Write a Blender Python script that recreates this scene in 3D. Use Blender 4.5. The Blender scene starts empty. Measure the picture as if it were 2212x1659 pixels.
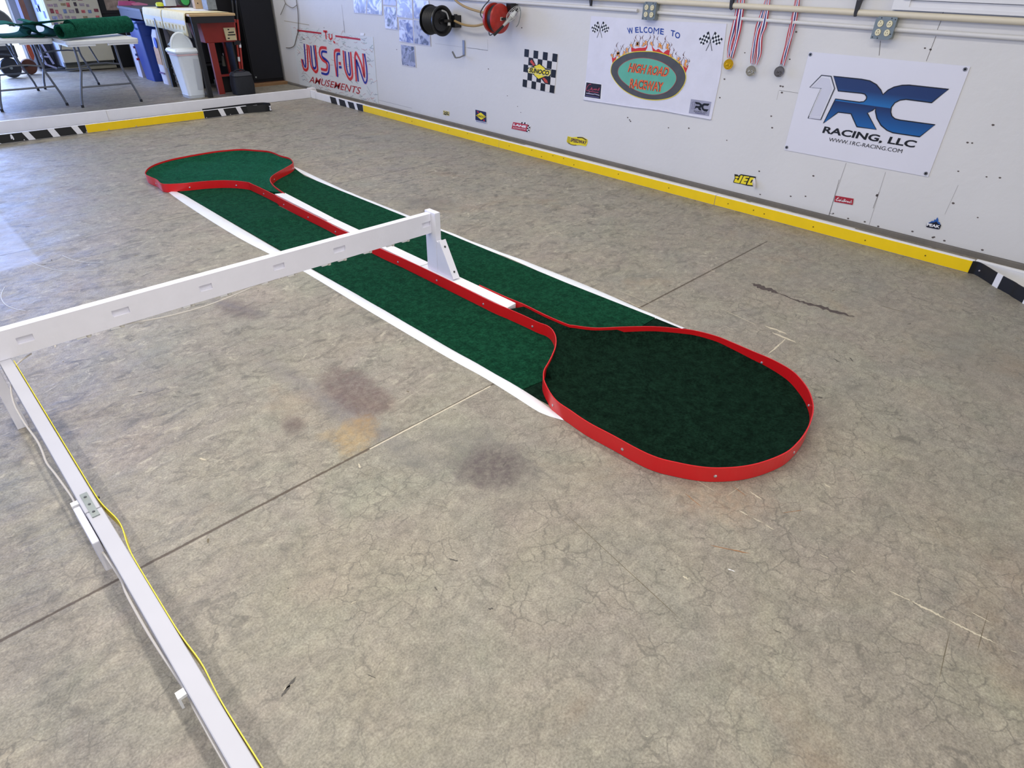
import bpy, bmesh, math, random
from mathutils import Vector, Matrix
from mathutils.geometry import tessellate_polygon, delaunay_2d_cdt
random.seed(7)
C = bpy.context.scene.collection
S = bpy.context.scene

# ---------------- camera ----------------
cam_d = bpy.data.cameras.new('camera'); cam = bpy.data.objects.new('camera', cam_d); C.objects.link(cam)
cam_d.sensor_width = 36; cam_d.lens = 1335.06/2212*36; cam_d.clip_start = 0.02; cam_d.clip_end = 200
P, R_, YW = 0.58983677, 0.02413793, 0.79363883
fw = Vector((math.sin(YW)*math.cos(P), math.cos(YW)*math.cos(P), -math.sin(P)))
rt = Vector((math.cos(YW), -math.sin(YW), 0)); up = rt.cross(fw)
r2 = math.cos(R_)*rt + math.sin(R_)*up; u2 = -math.sin(R_)*rt + math.cos(R_)*up
M = Matrix((( r2.x, u2.x, -fw.x, 0), (r2.y, u2.y, -fw.y, 0), (r2.z, u2.z, -fw.z, 1.5), (0,0,0,1)))
cam.matrix_world = M
S.camera = cam

# ---------------- light and exposure ----------------
S.view_settings.view_transform = 'Standard'; S.view_settings.look = 'None'
S.view_settings.exposure = 0.0; S.view_settings.gamma = 1.0; S.view_settings.use_curve_mapping = False
w = bpy.data.worlds.new('world'); S.world = w; w.use_nodes = True
w.node_tree.nodes['Background'].inputs[0].default_value = (0.93, 0.96, 1.0, 1)
w.node_tree.nodes['Background'].inputs[1].default_value = 0.26
def area(name, loc, target, sx, sy, power, col):
    l = bpy.data.lights.new(name, 'AREA'); l.shape = 'RECTANGLE'; l.size = sx; l.size_y = sy; l.energy = power; l.color = col
    o = bpy.data.objects.new(name, l); C.objects.link(o); o.location = loc
    d = Vector(target) - Vector(loc)
    if abs(d.x)+abs(d.y) > 0.01: o.rotation_euler = d.to_track_quat('-Z', 'Y').to_euler()
    return o
# two fluorescent tubes of the shop light straight above the rail, and two unseen rows added as fill
area('shop_light_tube_west', (-0.45, 1.7, 3.0), (-0.45, 1.7, 0), 0.05, 5.4, 51, (1.0, 0.95, 0.88))
area('shop_light_tube_east', (0.27, 1.7, 3.0), (0.27, 1.7, 0), 0.05, 5.4, 79, (1.0, 0.95, 0.88))
area('fill_row_middle', (2.6, 3.6, 3.1), (2.6, 3.6, 0), 0.5, 7.0, 84, (1.0, 0.95, 0.87))  # unseen row added to even out the light over the bay
area('fill_row_back', (2.6, 9.3, 3.1), (2.6, 9.3, 0), 4.0, 0.5, 55, (1.0, 0.97, 0.93))  # unseen row added to brighten the far end
# added fill behind the camera, then daylight through the west door and the open doorway in the back wall
area('front_fill', (0.5, -4.6, 1.7), (1.2, 1.0, 0.6), 5.0, 2.8, 105, (0.96, 0.97, 1.0))  # unseen source added behind the camera to brighten faces turned to it
area('west_door_daylight', (-3.2, 5.5, 1.6), (0.5, 5.2, 0.3), 5.0, 2.6, 115, (0.30, 0.46, 1.0))
area('back_door_daylight', (0.2, 13.5, 1.5), (0.6, 8.0, 0.2), 3.6, 2.6, 430, (0.26, 0.42, 1.0))
area('yard_daylight', (0.8, 18.5, 3.9), (0.8, 18.5, 0), 7.0, 6.0, 1100, (0.85, 0.93, 1.0))

# ---------------- materials ----------------
def lin(h):
    if isinstance(h, str):
        h = h.lstrip('#'); v = [int(h[i:i+2], 16)/255 for i in (0, 2, 4)]
    else: v = [c/255 for c in h]
    return tuple((c/12.92 if c <= 0.04045 else ((c+0.055)/1.055)**2.4) for c in v) + (1,)
MC = {}
def mat(h, rough=0.6, metal=0.0, var=0.06, vscale=12.0, bump=0.0, bscale=80.0, spec=0.5, sheen=0.0, alpha=1.0, stretch=None, emis=0):
    key = (h, rough, metal, var, vscale, bump, bscale, spec, sheen, alpha, stretch, emis)
    if key in MC: return MC[key]
    m = bpy.data.materials.new('mat_%s' % (str(h).lstrip('#'))); m.use_nodes = True
    nt = m.node_tree; b = nt.nodes['Principled BSDF']; c = lin(h)
    b.inputs['Roughness'].default_value = rough; b.inputs['Metallic'].default_value = metal
    b.inputs['Specular IOR Level'].default_value = spec
    if sheen: b.inputs['Sheen Weight'].default_value = sheen; b.inputs['Sheen Roughness'].default_value = 0.4; b.inputs['Sheen Tint'].default_value = (min(1,c[0]*4+.05), min(1,c[1]*4+.1), min(1,c[2]*4+.1), 1)
    if alpha < 1: b.inputs['Transmission Weight'].default_value = 1-alpha; b.inputs['IOR'].default_value = 1.2
    if emis: b.inputs['Emission Color'].default_value = c; b.inputs['Emission Strength'].default_value = emis
    tc = nt.nodes.new('ShaderNodeTexCoord'); co = tc.outputs['Object']
    if stretch:
        mp = nt.nodes.new('ShaderNodeMapping'); mp.inputs['Scale'].default_value = stretch; nt.links.new(co, mp.inputs[0]); co = mp.outputs[0]
    if var > 0:
        n = nt.nodes.new('ShaderNodeTexNoise'); n.inputs['Scale'].default_value = vscale; n.inputs['Detail'].default_value = 5
        nt.links.new(co, n.inputs['Vector'])
        mx = nt.nodes.new('ShaderNodeMix'); mx.data_type = 'RGBA'
        mx.inputs[6].default_value = tuple(max(0, v*(1-var*1.6)) for v in c[:3]) + (1,)
        mx.inputs[7].default_value = tuple(min(1, v*(1+var*1.6)) for v in c[:3]) + (1,)
        nt.links.new(n.outputs['Fac'], mx.inputs[0]); nt.links.new(mx.outputs[2], b.inputs['Base Color'])
    else: b.inputs['Base Color'].default_value = c
    if bump:
        n2 = nt.nodes.new('ShaderNodeTexNoise'); n2.inputs['Scale'].default_value = bscale; n2.inputs['Detail'].default_value = 4
        nt.links.new(co, n2.inputs['Vector'])
        bp = nt.nodes.new('ShaderNodeBump'); bp.inputs['Strength'].default_value = bump; bp.inputs['Distance'].default_value = 0.01
        nt.links.new(n2.outputs['Fac'], bp.inputs['Height']); nt.links.new(bp.outputs[0], b.inputs['Normal'])
    MC[key] = m; return m

WHITE_PAINT = mat('#E9E8EA', 0.42, var=0.03, bump=0.15, bscale=30)
WHITE_WOOD = mat('#E3E2EC', 0.45, var=0.03, bump=0.1, bscale=40, stretch=(1, 1, 1))
YELLOW = mat('#F2CC08', 0.38, var=0.04)
BLACK = mat('#101114', 0.45, var=0.1)
RED = mat('#D0151B', 0.3, var=0.05, spec=0.6)
SCREW = mat('#C9C2C4', 0.35, metal=0.7, var=0)
DARK_SCREW = mat('#6E5A18', 0.5, metal=0.3, var=0)
GALV = mat('#8F9694', 0.42, metal=0.6, var=0.12, vscale=30)
STEEL_LEG = mat('#6A6E74', 0.4, metal=0.3, var=0.05)
PLASTIC_W = mat('#EDEDED', 0.45, var=0.02)

# ---------------- mesh helpers ----------------
class MB:
    def __init__(s): s.v = []; s.f = []; s.mi = []; s.mats = []; s.sm = []
    def _m(s, m):
        if m not in s.mats: s.mats.append(m)
        return s.mats.index(m)
    def add(s, vs, fs, m, smooth=False):
        o = len(s.v); s.v += [Vector(v) for v in vs]; k = s._m(m)
        for f in fs: s.f.append([i+o for i in f]); s.mi.append(k); s.sm.append(smooth)
        return s
    def box(s, c, d, m, rot=None):
        hx, hy, hz = d[0]/2, d[1]/2, d[2]/2
        vs = [Vector((x*hx, y*hy, z*hz)) for x in (-1,1) for y in (-1,1) for z in (-1,1)]
        if rot is not None: vs = [rot @ v for v in vs]
        vs = [v + Vector(c) for v in vs]
        return s.add(vs, [(0,1,3,2),(4,6,7,5),(0,4,5,1),(2,3,7,6),(0,2,6,4),(1,5,7,3)], m)
    def bx(s, x0, x1, y0, y1, z0, z1, m): return s.box(((x0+x1)/2, (y0+y1)/2, (z0+z1)/2), (abs(x1-x0), abs(y1-y0), abs(z1-z0)), m)
    def tube(s, pts, r, m, n=10, caps=True, closed=False):
        pts = [Vector(p) for p in pts]; N = len(pts); rs = r if isinstance(r, (list, tuple)) else [r]*N
        vs = []; fs = []; prev = None
        for i, p in enumerate(pts):
            if closed: t = (pts[(i+1) % N]-pts[i-1])
            else: t = (pts[min(i+1, N-1)]-pts[max(i-1, 0)])
            t.normalize()
            if prev is None:
                a = Vector((0,0,1)) if abs(t.z) < 0.9 else Vector((1,0,0))
                u = t.cross(a).normalized()
            else: u = (prev - t*prev.dot(t)).normalized()
            prev = u; w_ = t.cross(u)
            for k in range(n):
                a = 2*math.pi*k/n; vs.append(p + (u*math.cos(a)+w_*math.sin(a))*rs[i])
        for i in range(N if closed else N-1):
            j = (i+1) % N
            for k in range(n): fs.append((i*n+k, i*n+(k+1) % n, j*n+(k+1) % n, j*n+k))
        if caps and not closed: fs.append(tuple(range(n))[::-1]); fs.append(tuple((N-1)*n+k for k in range(n)))
        return s.add(vs, fs, m, True)
    def lathe(s, prof, m, loc=(0,0,0), axis='Z', n=24, sx=1, sy=1, phase=0, smooth=True):
        vs = []; fs = []
        for r, h in prof:
            for k in range(n):
                a = 2*math.pi*k/n+phase; x, y, z = r*math.cos(a)*sx, r*math.sin(a)*sy, h
                if axis == 'X': x, y, z = z, x, y
                elif axis == 'Y': x, y, z = y, z, x
                vs.append(Vector((x, y, z))+Vector(loc))
        for i in range(len(prof)-1):
            for k in range(n): fs.append((i*n+k, i*n+(k+1) % n, (i+1)*n+(k+1) % n, (i+1)*n+k))
        if prof[0][0] > 1e-5: fs.append(tuple(range(n))[::-1])
        if prof[-1][0] > 1e-5: fs.append(tuple((len(prof)-1)*n+k for k in range(n)))
        return s.add(vs, fs, m, smooth)
    def prism(s, pts, fn, a, b, m):
        """closed polygon of 2-D points, fn(u, v, depth) -> 3-D, extruded from depth a (front) to b"""
        n = len(pts); tri = tessellate_polygon([[Vector((p[0], p[1], 0)) for p in pts]])
        vs = [fn(p[0], p[1], a) for p in pts] + [fn(p[0], p[1], b) for p in pts]
        fs = [tuple(t) for t in tri] + [tuple(i+n for i in t)[::-1] for t in tri]
        fs += [(i, (i+1) % n, (i+1) % n+n, i+n) for i in range(n)]
        return s.add(vs, fs, m)
    def ribbon(s, pts, z0, z1, t, m, m_in=None):
        """upright band along a floor path"""
        pts = [Vector((p[0], p[1])) for p in pts]; N = len(pts); L = []; Rr = []
        for i in range(N):
            d = (pts[min(i+1, N-1)]-pts[max(i-1, 0)]).normalized(); nn = Vector((-d.y, d.x))*t/2
            L.append(pts[i]+nn); Rr.append(pts[i]-nn)
        vs = []
        for i in range(N): vs += [(L[i].x, L[i].y, z0), (L[i].x, L[i].y, z1), (Rr[i].x, Rr[i].y, z1), (Rr[i].x, Rr[i].y, z0)]
        fs = []
        for i in range(N-1):
            a, b = i*4, i*4+4
            for k in range(4): fs.append((a+k, b+k, b+(k+1) % 4, a+(k+1) % 4))
        fs += [(0,1,2,3), tuple((N-1)*4+k for k in (3,2,1,0))]
        return s.add(vs, fs, m, False)
    def sheet(s, prof, ext, t, m):
        """thick sheet: 3-D profile polyline extruded along ext, offset t along the profile normal"""
        ext = Vector(ext); pr = [Vector(p) for p in prof]; N = len(pr); off = []
        for i in range(N):
            d = (pr[min(i+1, N-1)]-pr[max(i-1, 0)]).normalized(); off.append(pr[i]+d.cross(ext.normalized())*t)
        vs = []
        for i in range(N): vs += [pr[i], pr[i]+ext, off[i]+ext, off[i]]
        fs = []
        for i in range(N-1):
            a, b = i*4, i*4+4
            for k in range(4): fs.append((a+k, b+k, b+(k+1) % 4, a+(k+1) % 4))
        fs += [(0,1,2,3), tuple((N-1)*4+k for k in (3,2,1,0))]
        return s.add(vs, fs, m, True)
def wallf(u, v, d): return Vector((d, u, v))          # wall plane: (y, z) at depth x
def backf(u, v, d): return Vector((u, d, v))          # plane facing the camera from the back: (x, z) at depth y
def floorf(u, v, d): return Vector((u, v, d))
def smooth_path(pts, k=5, closed=False):
    P_ = [Vector(p) for p in pts]; N = len(P_); out = []
    for i in range(N if closed else N-1):
        if closed: p0, p1, p2, p3 = P_[i-1], P_[i], P_[(i+1) % N], P_[(i+2) % N]
        else: p0, p1, p2, p3 = P_[max(i-1, 0)], P_[i], P_[i+1], P_[min(i+2, N-1)]
        for j in range(k):
            t = j/k; t2 = t*t; t3 = t2*t
            out.append(0.5*((2*p1)+(p2-p0)*t+(2*p0-5*p1+4*p2-p3)*t2+(3*p1-p0-3*p2+p3)*t3))
    if not closed: out.append(P_[-1])
    return out
def thing(name, label, cat, loc=(0,0,0), group=None):
    o = bpy.data.objects.new(name, None); o.empty_display_size = 0.1; C.objects.link(o); o.location = loc
    o['label'] = label; o['category'] = cat
    if group: o['group'] = group
    return o
def obj(name, mb, parent=None, label=None, cat=None, group=None, kind=None, origin=None, bevel=0, plabel=None):
    me = bpy.data.meshes.new(name)
    org = Vector(origin) if origin is not None else Vector((0,0,0))
    if parent is not None:
        org = Vector((0,0,0)); p = parent
        while p is not None: org += p.location; p = p.parent
    elif origin is None and mb.v:
        org = Vector((sum(v.x for v in mb.v)/len(mb.v), sum(v.y for v in mb.v)/len(mb.v), min(v.z for v in mb.v)))
    me.from_pydata([tuple(v-org) for v in mb.v], [], mb.f)
    for m in mb.mats: me.materials.append(m)
    me.polygons.foreach_set('material_index', mb.mi); me.polygons.foreach_set('use_smooth', mb.sm)
    bm = bmesh.new(); bm.from_mesh(me); bmesh.ops.recalc_face_normals(bm, faces=bm.faces); bm.to_mesh(me); bm.free()
    me.update()
    if any(mb.sm): me.set_sharp_from_angle(angle=math.radians(40))
    o = bpy.data.objects.new(name, me); C.objects.link(o)
    if parent is not None: o.parent = parent
    else: o.location = org
    if label: o['label'] = label
    if plabel: o['label'] = plabel
    if cat: o['category'] = cat
    if group: o['group'] = group
    if kind: o['kind'] = kind
    if bevel:
        b = o.modifiers.new('bevel', 'BEVEL'); b.width = bevel; b.segments = 2; b.limit_method = 'ANGLE'; b.angle_limit = math.radians(35)
    return o
# lettering: glyph outlines of Blender's own font turned into flat mesh, normalised to a unit box
TC = {}
def glyphs(txt, bold=0.0):
    key = (txt, bold)
    if key in TC: return TC[key]
    cu = bpy.data.curves.new('lettering', 'FONT'); cu.body = txt; cu.size = 1; cu.offset = bold; cu.resolution_u = 3; cu.fill_mode = 'FRONT'
    o = bpy.data.objects.new('lettering', cu); C.objects.link(o)
    me = bpy.data.meshes.new_from_object(o.evaluated_get(bpy.context.evaluated_depsgraph_get()))
    vs = [v.co.copy() for v in me.vertices]; fs = [tuple(p.vertices) for p in me.polygons]
    C.objects.unlink(o); bpy.data.objects.remove(o); bpy.data.meshes.remove(me)
    x0 = min(v.x for v in vs); x1 = max(v.x for v in vs); y0 = min(v.y for v in vs); y1 = max(v.y for v in vs)
    if ',' in txt: y0 = 0.0
    TC[key] = ([((v.x-x0)/(x1-x0), (v.y-y0)/(y1-y0)) for v in vs], fs); return TC[key]
def text(mb, txt, bl, br, tl, d, m, fn=wallf, bold=0.02):
    vs, fs = glyphs(txt, bold); bl, br, tl = Vector(bl), Vector(br), Vector(tl); e = br-bl; h = tl-bl
    mb.add([fn(*(bl+e*x+h*y), d) for x, y in vs], fs, m)
def stroke(mb, pts, wd, d, m, fn=wallf, closed=False):
    P_ = [Vector(p) for p in pts]; N = len(P_); vs = []
    for i in range(N):
        a = P_[i-1] if (i > 0 or closed) else P_[i]; b = P_[(i+1) % N] if (i < N-1 or closed) else P_[i]
        t = (b-a)
        if t.length < 1e-9: t = Vector((1,0))
        t.normalize(); nn = Vector((-t.y, t.x))*wd/2
        vs += [fn(*(P_[i]+nn), d), fn(*(P_[i]-nn), d)]
    fs = [(2*i, 2*i+1, 2*((i+1) % N)+1, 2*((i+1) % N)) for i in range(N if closed else N-1)]
    mb.add(vs, fs, m)
def poly(mb, pts, d, m, fn=wallf):
    tri = tessellate_polygon([[Vector((p[0], p[1], 0)) for p in pts]])
    mb.add([fn(p[0], p[1], d) for p in pts], [tuple(t) for t in tri], m)
def quad_uv(q, u, v):
    a, b, c, d = [Vector(p) for p in q]; return (a*(1-u)+b*u)*(1-v)+(d*(1-u)+c*u)*v
def checks(mb, q, nu, nv, d, m, fn=wallf, par=0):
    for i in range(nu):
        for j in range(nv):
            if (i+j) % 2 == par:
                poly(mb, [quad_uv(q, i/nu, j/nv), quad_uv(q, (i+1)/nu, j/nv), quad_uv(q, (i+1)/nu, (j+1)/nv), quad_uv(q, i/nu, (j+1)/nv)], d, m, fn)
def cen(pts): return [sum(p[i] for p in pts)/len(pts) for i in range(len(pts[0]))]

# ---------------- floor ----------------
def floor_material():
    m = bpy.data.materials.new('worn_concrete'); m.use_nodes = True; nt = m.node_tree; N = nt.nodes; L = nt.links; b = N['Principled BSDF']
    tc = N.new('ShaderNodeTexCoord'); co = tc.outputs['Object']
    def noise(scale, detail=5, rough=0.6, vec=None, dist=0):
        n = N.new('ShaderNodeTexNoise'); n.inputs['Scale'].default_value = scale; n.inputs['Detail'].default_value = detail
        n.inputs['Roughness'].default_value = rough; n.inputs['Distortion'].default_value = dist; L.new(vec or co, n.inputs['Vector']); return n
    def ramp(src, a, b_, ca=(0,0,0,1), cb=(1,1,1,1)):
        r = N.new('ShaderNodeValToRGB'); r.color_ramp.elements[0].position = a; r.color_ramp.elements[1].position = b_
        r.color_ramp.elements[0].color = ca; r.color_ramp.elements[1].color = cb; L.new(src, r.inputs[0]); return r.outputs[0]
    def mix(fac, a, b_, mode='MIX'):
        x = N.new('ShaderNodeMix'); x.data_type = 'RGBA'; x.blend_type = mode
        if isinstance(fac, (int, float)): x.inputs[0].default_value = fac
        else: L.new(fac, x.inputs[0])
        for i, v in ((6, a), (7, b_)):
            if isinstance(v, tuple): x.inputs[i].default_value = v
            else: L.new(v, x.inputs[i])
        return x.outputs[2]
    def math_(op, a, b_=None, clamp=False):
        x = N.new('ShaderNodeMath'); x.operation = op; x.use_clamp = clamp
        for i, v in ((0, a), (1, b_)):
            if v is None: continue
            if isinstance(v, (int, float)): x.inputs[i].default_value = v
            else: L.new(v, x.inputs[i])
        return x.outputs[0]
    big = noise(0.9, 3); mid = noise(4.5, 6, 0.65); fine = noise(38, 6, 0.7); grit = noise(170, 3, 0.6)
    c = ramp(big.outputs['Fac'], 0.35, 0.68, lin('#8D887A'), lin('#9F937D'))
    c = mix(0.6, c, ramp(mid.outputs['Fac'], 0.3, 0.72, lin('#797467'), lin('#AEA48F')))
    c = mix(ramp(fine.outputs['Fac'], 0.40, 0.60), mix(0.48, c, lin('#57534B')), c)
    c = mix(0.42, c, ramp(grit.outputs['Fac'], 0.35, 0.7, lin('#77726A'), lin('#BDB6A8')))
    # dark ripples left by the trowel, long in x
    mp = N.new('ShaderNodeMapping'); mp.inputs['Scale'].default_value = (4.5, 8.0, 1); mp.inputs['Rotation'].default_value = (0, 0, 0.35); L.new(co, mp.inputs[0])
    rip = noise(1.5, 8, 0.72, mp.outputs[0], 1.4)
    sep = N.new('ShaderNodeSeparateXYZ'); L.new(co, sep.inputs[0])
    far = N.new('ShaderNodeMapRange'); far.inputs['From Min'].default_value = 1.0; far.inputs['From Max'].default_value = 2.4; far.inputs['To Min'].default_value = 0.35; L.new(sep.outputs['Y'], far.inputs['Value'])
    c = mix(math_('MULTIPLY', ramp(rip.outputs['Fac'], 0.50, 0.64), far.outputs[0]), c, mix(0.55, c, lin('#45433F')))
    hue = noise(2.6, 6, 0.65, None, 0.8); sat = N.new('ShaderNodeHueSaturation'); sat.inputs['Saturation'].default_value = 1.6; L.new(hue.outputs['Color'], sat.inputs['Color'])
    c = mix(0.05, c, sat.outputs[0], 'OVERLAY')
    hue2 = noise(14, 5, 0.7, None, 1.0)
    c = mix(0.42, c, ramp(hue2.outputs['Fac'], 0.36, 0.64, (0.34,)*3+(1,), (0.66,)*3+(1,)), 'OVERLAY')
    mp2 = N.new('ShaderNodeMapping'); mp2.inputs['Scale'].default_value = (3.4, 6.0, 1); mp2.inputs['Location'].default_value = (7, 3, 0); mp2.inputs['Rotation'].default_value = (0, 0, -0.2); L.new(co, mp2.inputs[0])
    pale = noise(2.4, 9, 0.75, mp2.outputs[0], 1.8)
    c = mix(math_('MULTIPLY', ramp(pale.outputs['Fac'], 0.57, 0.64), far.outputs[0]), c, mix(0.55, c, lin('#C6BDA8')))
    # rusty and ochre tints
    och = noise(1.6, 5, 0.6, None, 0.5)
    c = mix(ramp(och.outputs['Fac'], 0.58, 0.75), c, mix(0.22, c, lin('#A0764A')))
    # crazing cracks
    dv = noise(5.5, 5, 0.6); vm = N.new('ShaderNodeVectorMath'); vm.operation = 'MULTIPLY_ADD'; L.new(dv.outputs['Color'], vm.inputs[0]); vm.inputs[1].default_value = (0.16, 0.16, 0); L.new(co, vm.inputs[2])
    vo = N.new('ShaderNodeTexVoronoi'); vo.feature = 'DISTANCE_TO_EDGE'; vo.inputs['Scale'].default_value = 15; vo.inputs['Randomness'].default_value = 1; L.new(vm.outputs[0], vo.inputs['Vector'])
    line = ramp(vo.outputs['Distance'], 0.008, 0.045, (1,1,1,1), (0,0,0,1))
    brk = noise(2.1, 3, 0.5); gate = ramp(brk.outputs['Fac'], 0.33, 0.52)
    brk2 = noise(9, 3, 0.5); gate2 = ramp(brk2.outputs['Fac'], 0.36, 0.55)
    near = N.new('ShaderNodeMapRange'); near.inputs['From Min'].default_value = 3.2; near.inputs['From Max'].default_value = 1.2; L.new(sep.outputs['Y'], near.inputs['Value'])
    ck = math_('MULTIPLY', math_('MULTIPLY', line, gate), math_('MULTIPLY', gate2, near.outputs[0]))
    c = mix(math_('MULTIPLY', ck, 0.52), c, lin('#55524C'))
    # stains: centre, two half axes, colour, strength
    dn = noise(5, 6, 0.7, None, 1.0); dn2 = noise(23, 6, 0.7, None, 1.0)
    def stain(pts, col, strength, soft=0.45, wob=0.5):
        nonlocal c
        (cx, cy), (ax, ay), (bx, by) = pts; A = Vector((ax-cx, ay-cy)); B = Vector((bx-cx, by-cy)); det = A.x*B.y-A.y*B.x
        r1 = Vector((B.y, -B.x))/det; r2_ = Vector((-A.y, A.x))/det
        sb = N.new('ShaderNodeVectorMath'); sb.operation = 'SUBTRACT'; L.new(co, sb.inputs[0]); sb.inputs[1].default_value = (cx, cy, 0)
        ds = []
        for r in (r1, r2_):
            d = N.new('ShaderNodeVectorMath'); d.operation = 'DOT_PRODUCT'; L.new(sb.outputs[0], d.inputs[0]); d.inputs[1].default_value = (r.x, r.y, 0)
            ds.append(math_('POWER', math_('ABSOLUTE', d.outputs['Value']), 2.0))
        rr = math_('SQRT', math_('ADD', ds[0], ds[1]))
        rr = math_('ADD', rr, math_('MULTIPLY', math_('SUBTRACT', dn.outputs['Fac'], 0.5), wob*2))
        rr = math_('ADD', rr, math_('MULTIPLY', math_('SUBTRACT', dn2.outputs['Fac'], 0.5), wob*1.4))
        mr = N.new('ShaderNodeMapRange'); mr.interpolation_type = 'SMOOTHSTEP'; mr.inputs['From Min'].default_value = 1+soft*0.5; mr.inputs['From Max'].default_value = 1-soft; L.new(rr, mr.inputs['Value'])
        tx = ramp(fine.outputs['Fac'], 0.38, 0.60, (0.42,)*3+(1,), (1,)*4); c = mix(math_('MULTIPLY', math_('MULTIPLY', mr.outputs[0], strength), tx), c, lin(col))
    stain([(0.9556,1.9352),(1.0311,1.5376),(0.9712,2.3049)], '#5E5966', 0.50, 0.9, 0.6)
    stain([(1.0723,1.9864),(1.1017,1.7546),(0.9624,1.9288)], '#5A4545', 0.80, 0.35, 0.5)
    stain([(0.7681,1.9539),(0.8124,1.9329),(0.7457,1.891)], '#544340', 0.75, 0.5, 0.6)
    stain([(0.9157,1.7311),(1.0099,1.735),(0.8891,1.6341)], '#B08B4A', 0.5, 0.5, 0.8)
    stain([(0.8383,1.8039),(0.8868,1.7899),(0.8255,1.7693)], '#A88E5E', 0.35, 0.6, 0.8)
    stain([(1.1743,1.2921),(1.181,1.05),(0.9974,1.3048)], '#57545A', 0.55, 0.9, 0.6)
    stain([(1.1641,1.2314),(1.2322,1.099),(1.056,1.175)], '#4E4143', 0.75, 0.45, 0.6)
    stain([(0.978,1.4955),(1.0158,1.4064),(0.9126,1.4351)], '#6B6A62', 0.35, 0.9, 0.7)
    stain([(1.0401,3.0504),(1.0724,2.8671),(0.9577,3.041)], '#57474A', 0.70, 0.6, 0.6)
    stain([(1.0136,3.1696),(1.0956,2.9147),(0.9537,3.2616)], '#66636C', 0.45, 0.9, 0.6)
    stain([(2.8894,3.7938),(2.9634,3.5521),(2.7157,3.7686)], '#6A6258', 0.55, 0.8, 0.6)
    stain([(2.1569,5.474),(2.4982,5.1074),(1.9727,5.1985)], '#8A857C', 0.4, 0.8, 0.6)
    stain([(1.6124,0.5626),(1.6144,0.4281),(1.4723,0.621)], '#A57E62', 0.30, 0.9, 0.8)
    stain([(3.4373,0.242),(3.2811,-0),(3.1411,0.3434)], '#7A756A', 0.4, 1.0, 0.8)
    # paler, bluish rectangular patch at the west side
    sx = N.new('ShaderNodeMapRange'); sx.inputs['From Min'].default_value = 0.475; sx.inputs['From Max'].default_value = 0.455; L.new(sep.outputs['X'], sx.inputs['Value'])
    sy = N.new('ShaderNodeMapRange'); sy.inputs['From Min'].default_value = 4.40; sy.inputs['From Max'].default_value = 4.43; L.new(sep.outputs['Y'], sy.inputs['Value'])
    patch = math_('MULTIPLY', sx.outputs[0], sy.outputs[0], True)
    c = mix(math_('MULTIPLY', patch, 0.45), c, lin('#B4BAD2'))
    # saw-cut joints
    def joint(y, wd, col, x0=-9, x1=9, st=0.9):
        nonlocal c
        d = math_('ABSOLUTE', math_('SUBTRACT', sep.outputs['Y'], y))
        d = math_('ADD', d, math_('MULTIPLY', math_('SUBTRACT', dn2.outputs['Fac'], 0.5), wd*1.4))
        mr = N.new('ShaderNodeMapRange'); mr.inputs['From Min'].default_value = wd; mr.inputs['From Max'].default_value = wd*0.4; L.new(d, mr.inputs['Value'])
        g = math_('MULTIPLY', math_('GREATER_THAN', sep.outputs['X'], x0), math_('LESS_THAN', sep.outputs['X'], x1))
        c = mix(math_('MULTIPLY', math_('MULTIPLY', mr.outputs[0], g), st), c, lin(col))
    joint(1.627, 0.0075, '#4A3C2C', -9, 4.1); joint(1.624, 0.0045, '#D6CCB6', 0.9, 1.52); joint(4.68, 0.006, '#55504A', -9, 4.02)
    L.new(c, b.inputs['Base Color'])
    ro = ramp(mid.outputs['Fac'], 0.3, 0.7, (0.42,)*3+(1,), (0.62,)*3+(1,)); L.new(ro, b.inputs['Roughness'])
    b.inputs['Specular IOR Level'].default_value = 0.5
    bp = N.new('ShaderNodeBump'); bp.inputs['Strength'].default_value = 0.35; bp.inputs['Distance'].default_value = 0.004
    L.new(math_('ADD', fine.outputs['Fac'], math_('MULTIPLY', rip.outputs['Fac'], 1.5)), bp.inputs['Height']); L.new(bp.outputs[0], b.inputs['Normal'])
    return m
FLOOR = floor_material()
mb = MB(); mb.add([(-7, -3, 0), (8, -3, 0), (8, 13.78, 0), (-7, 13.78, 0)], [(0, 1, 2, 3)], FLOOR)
def jag(mb, a, b, wd, m, n=14, amp=0.6, z=0.0006, seed=1):
    rnd = random.Random(seed); a = Vector(a[:2]); b = Vector(b[:2]); d = b-a; nn = Vector((-d.y, d.x)).normalized(); L_ = []; Rr = []
    for i in range(n+1):
        t = i/n; env = min(1, 4*t+0.15, 4*(1-t)+0.15); p = a+d*t+nn*wd*amp*(rnd.random()-0.5)
        L_.append(p+nn*wd*env*(0.3+0.6*rnd.random())); Rr.append(p-nn*wd*env*(0.3+0.6*rnd.random()))
    vs = [(p.x, p.y, z) for p in L_]+[(p.x, p.y, z) for p in Rr]
    mb.add(vs, [(i, i+1, n+2+i, n+1+i) for i in range(n)], m)
SKID = mat('#4F4440', 0.7, var=0.3, vscale=60); SPALL = mat('#C6BCA6', 0.8, var=0.12, vscale=60); CRK = mat('#6A604C', 0.8, var=0.1); RUST = mat('#9A6B45', 0.8, var=0.2, vscale=50)
DARKCRK = mat('#57534E', 0.8, var=0.2, vscale=50)  # dark grey for small cracks and chips
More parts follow.
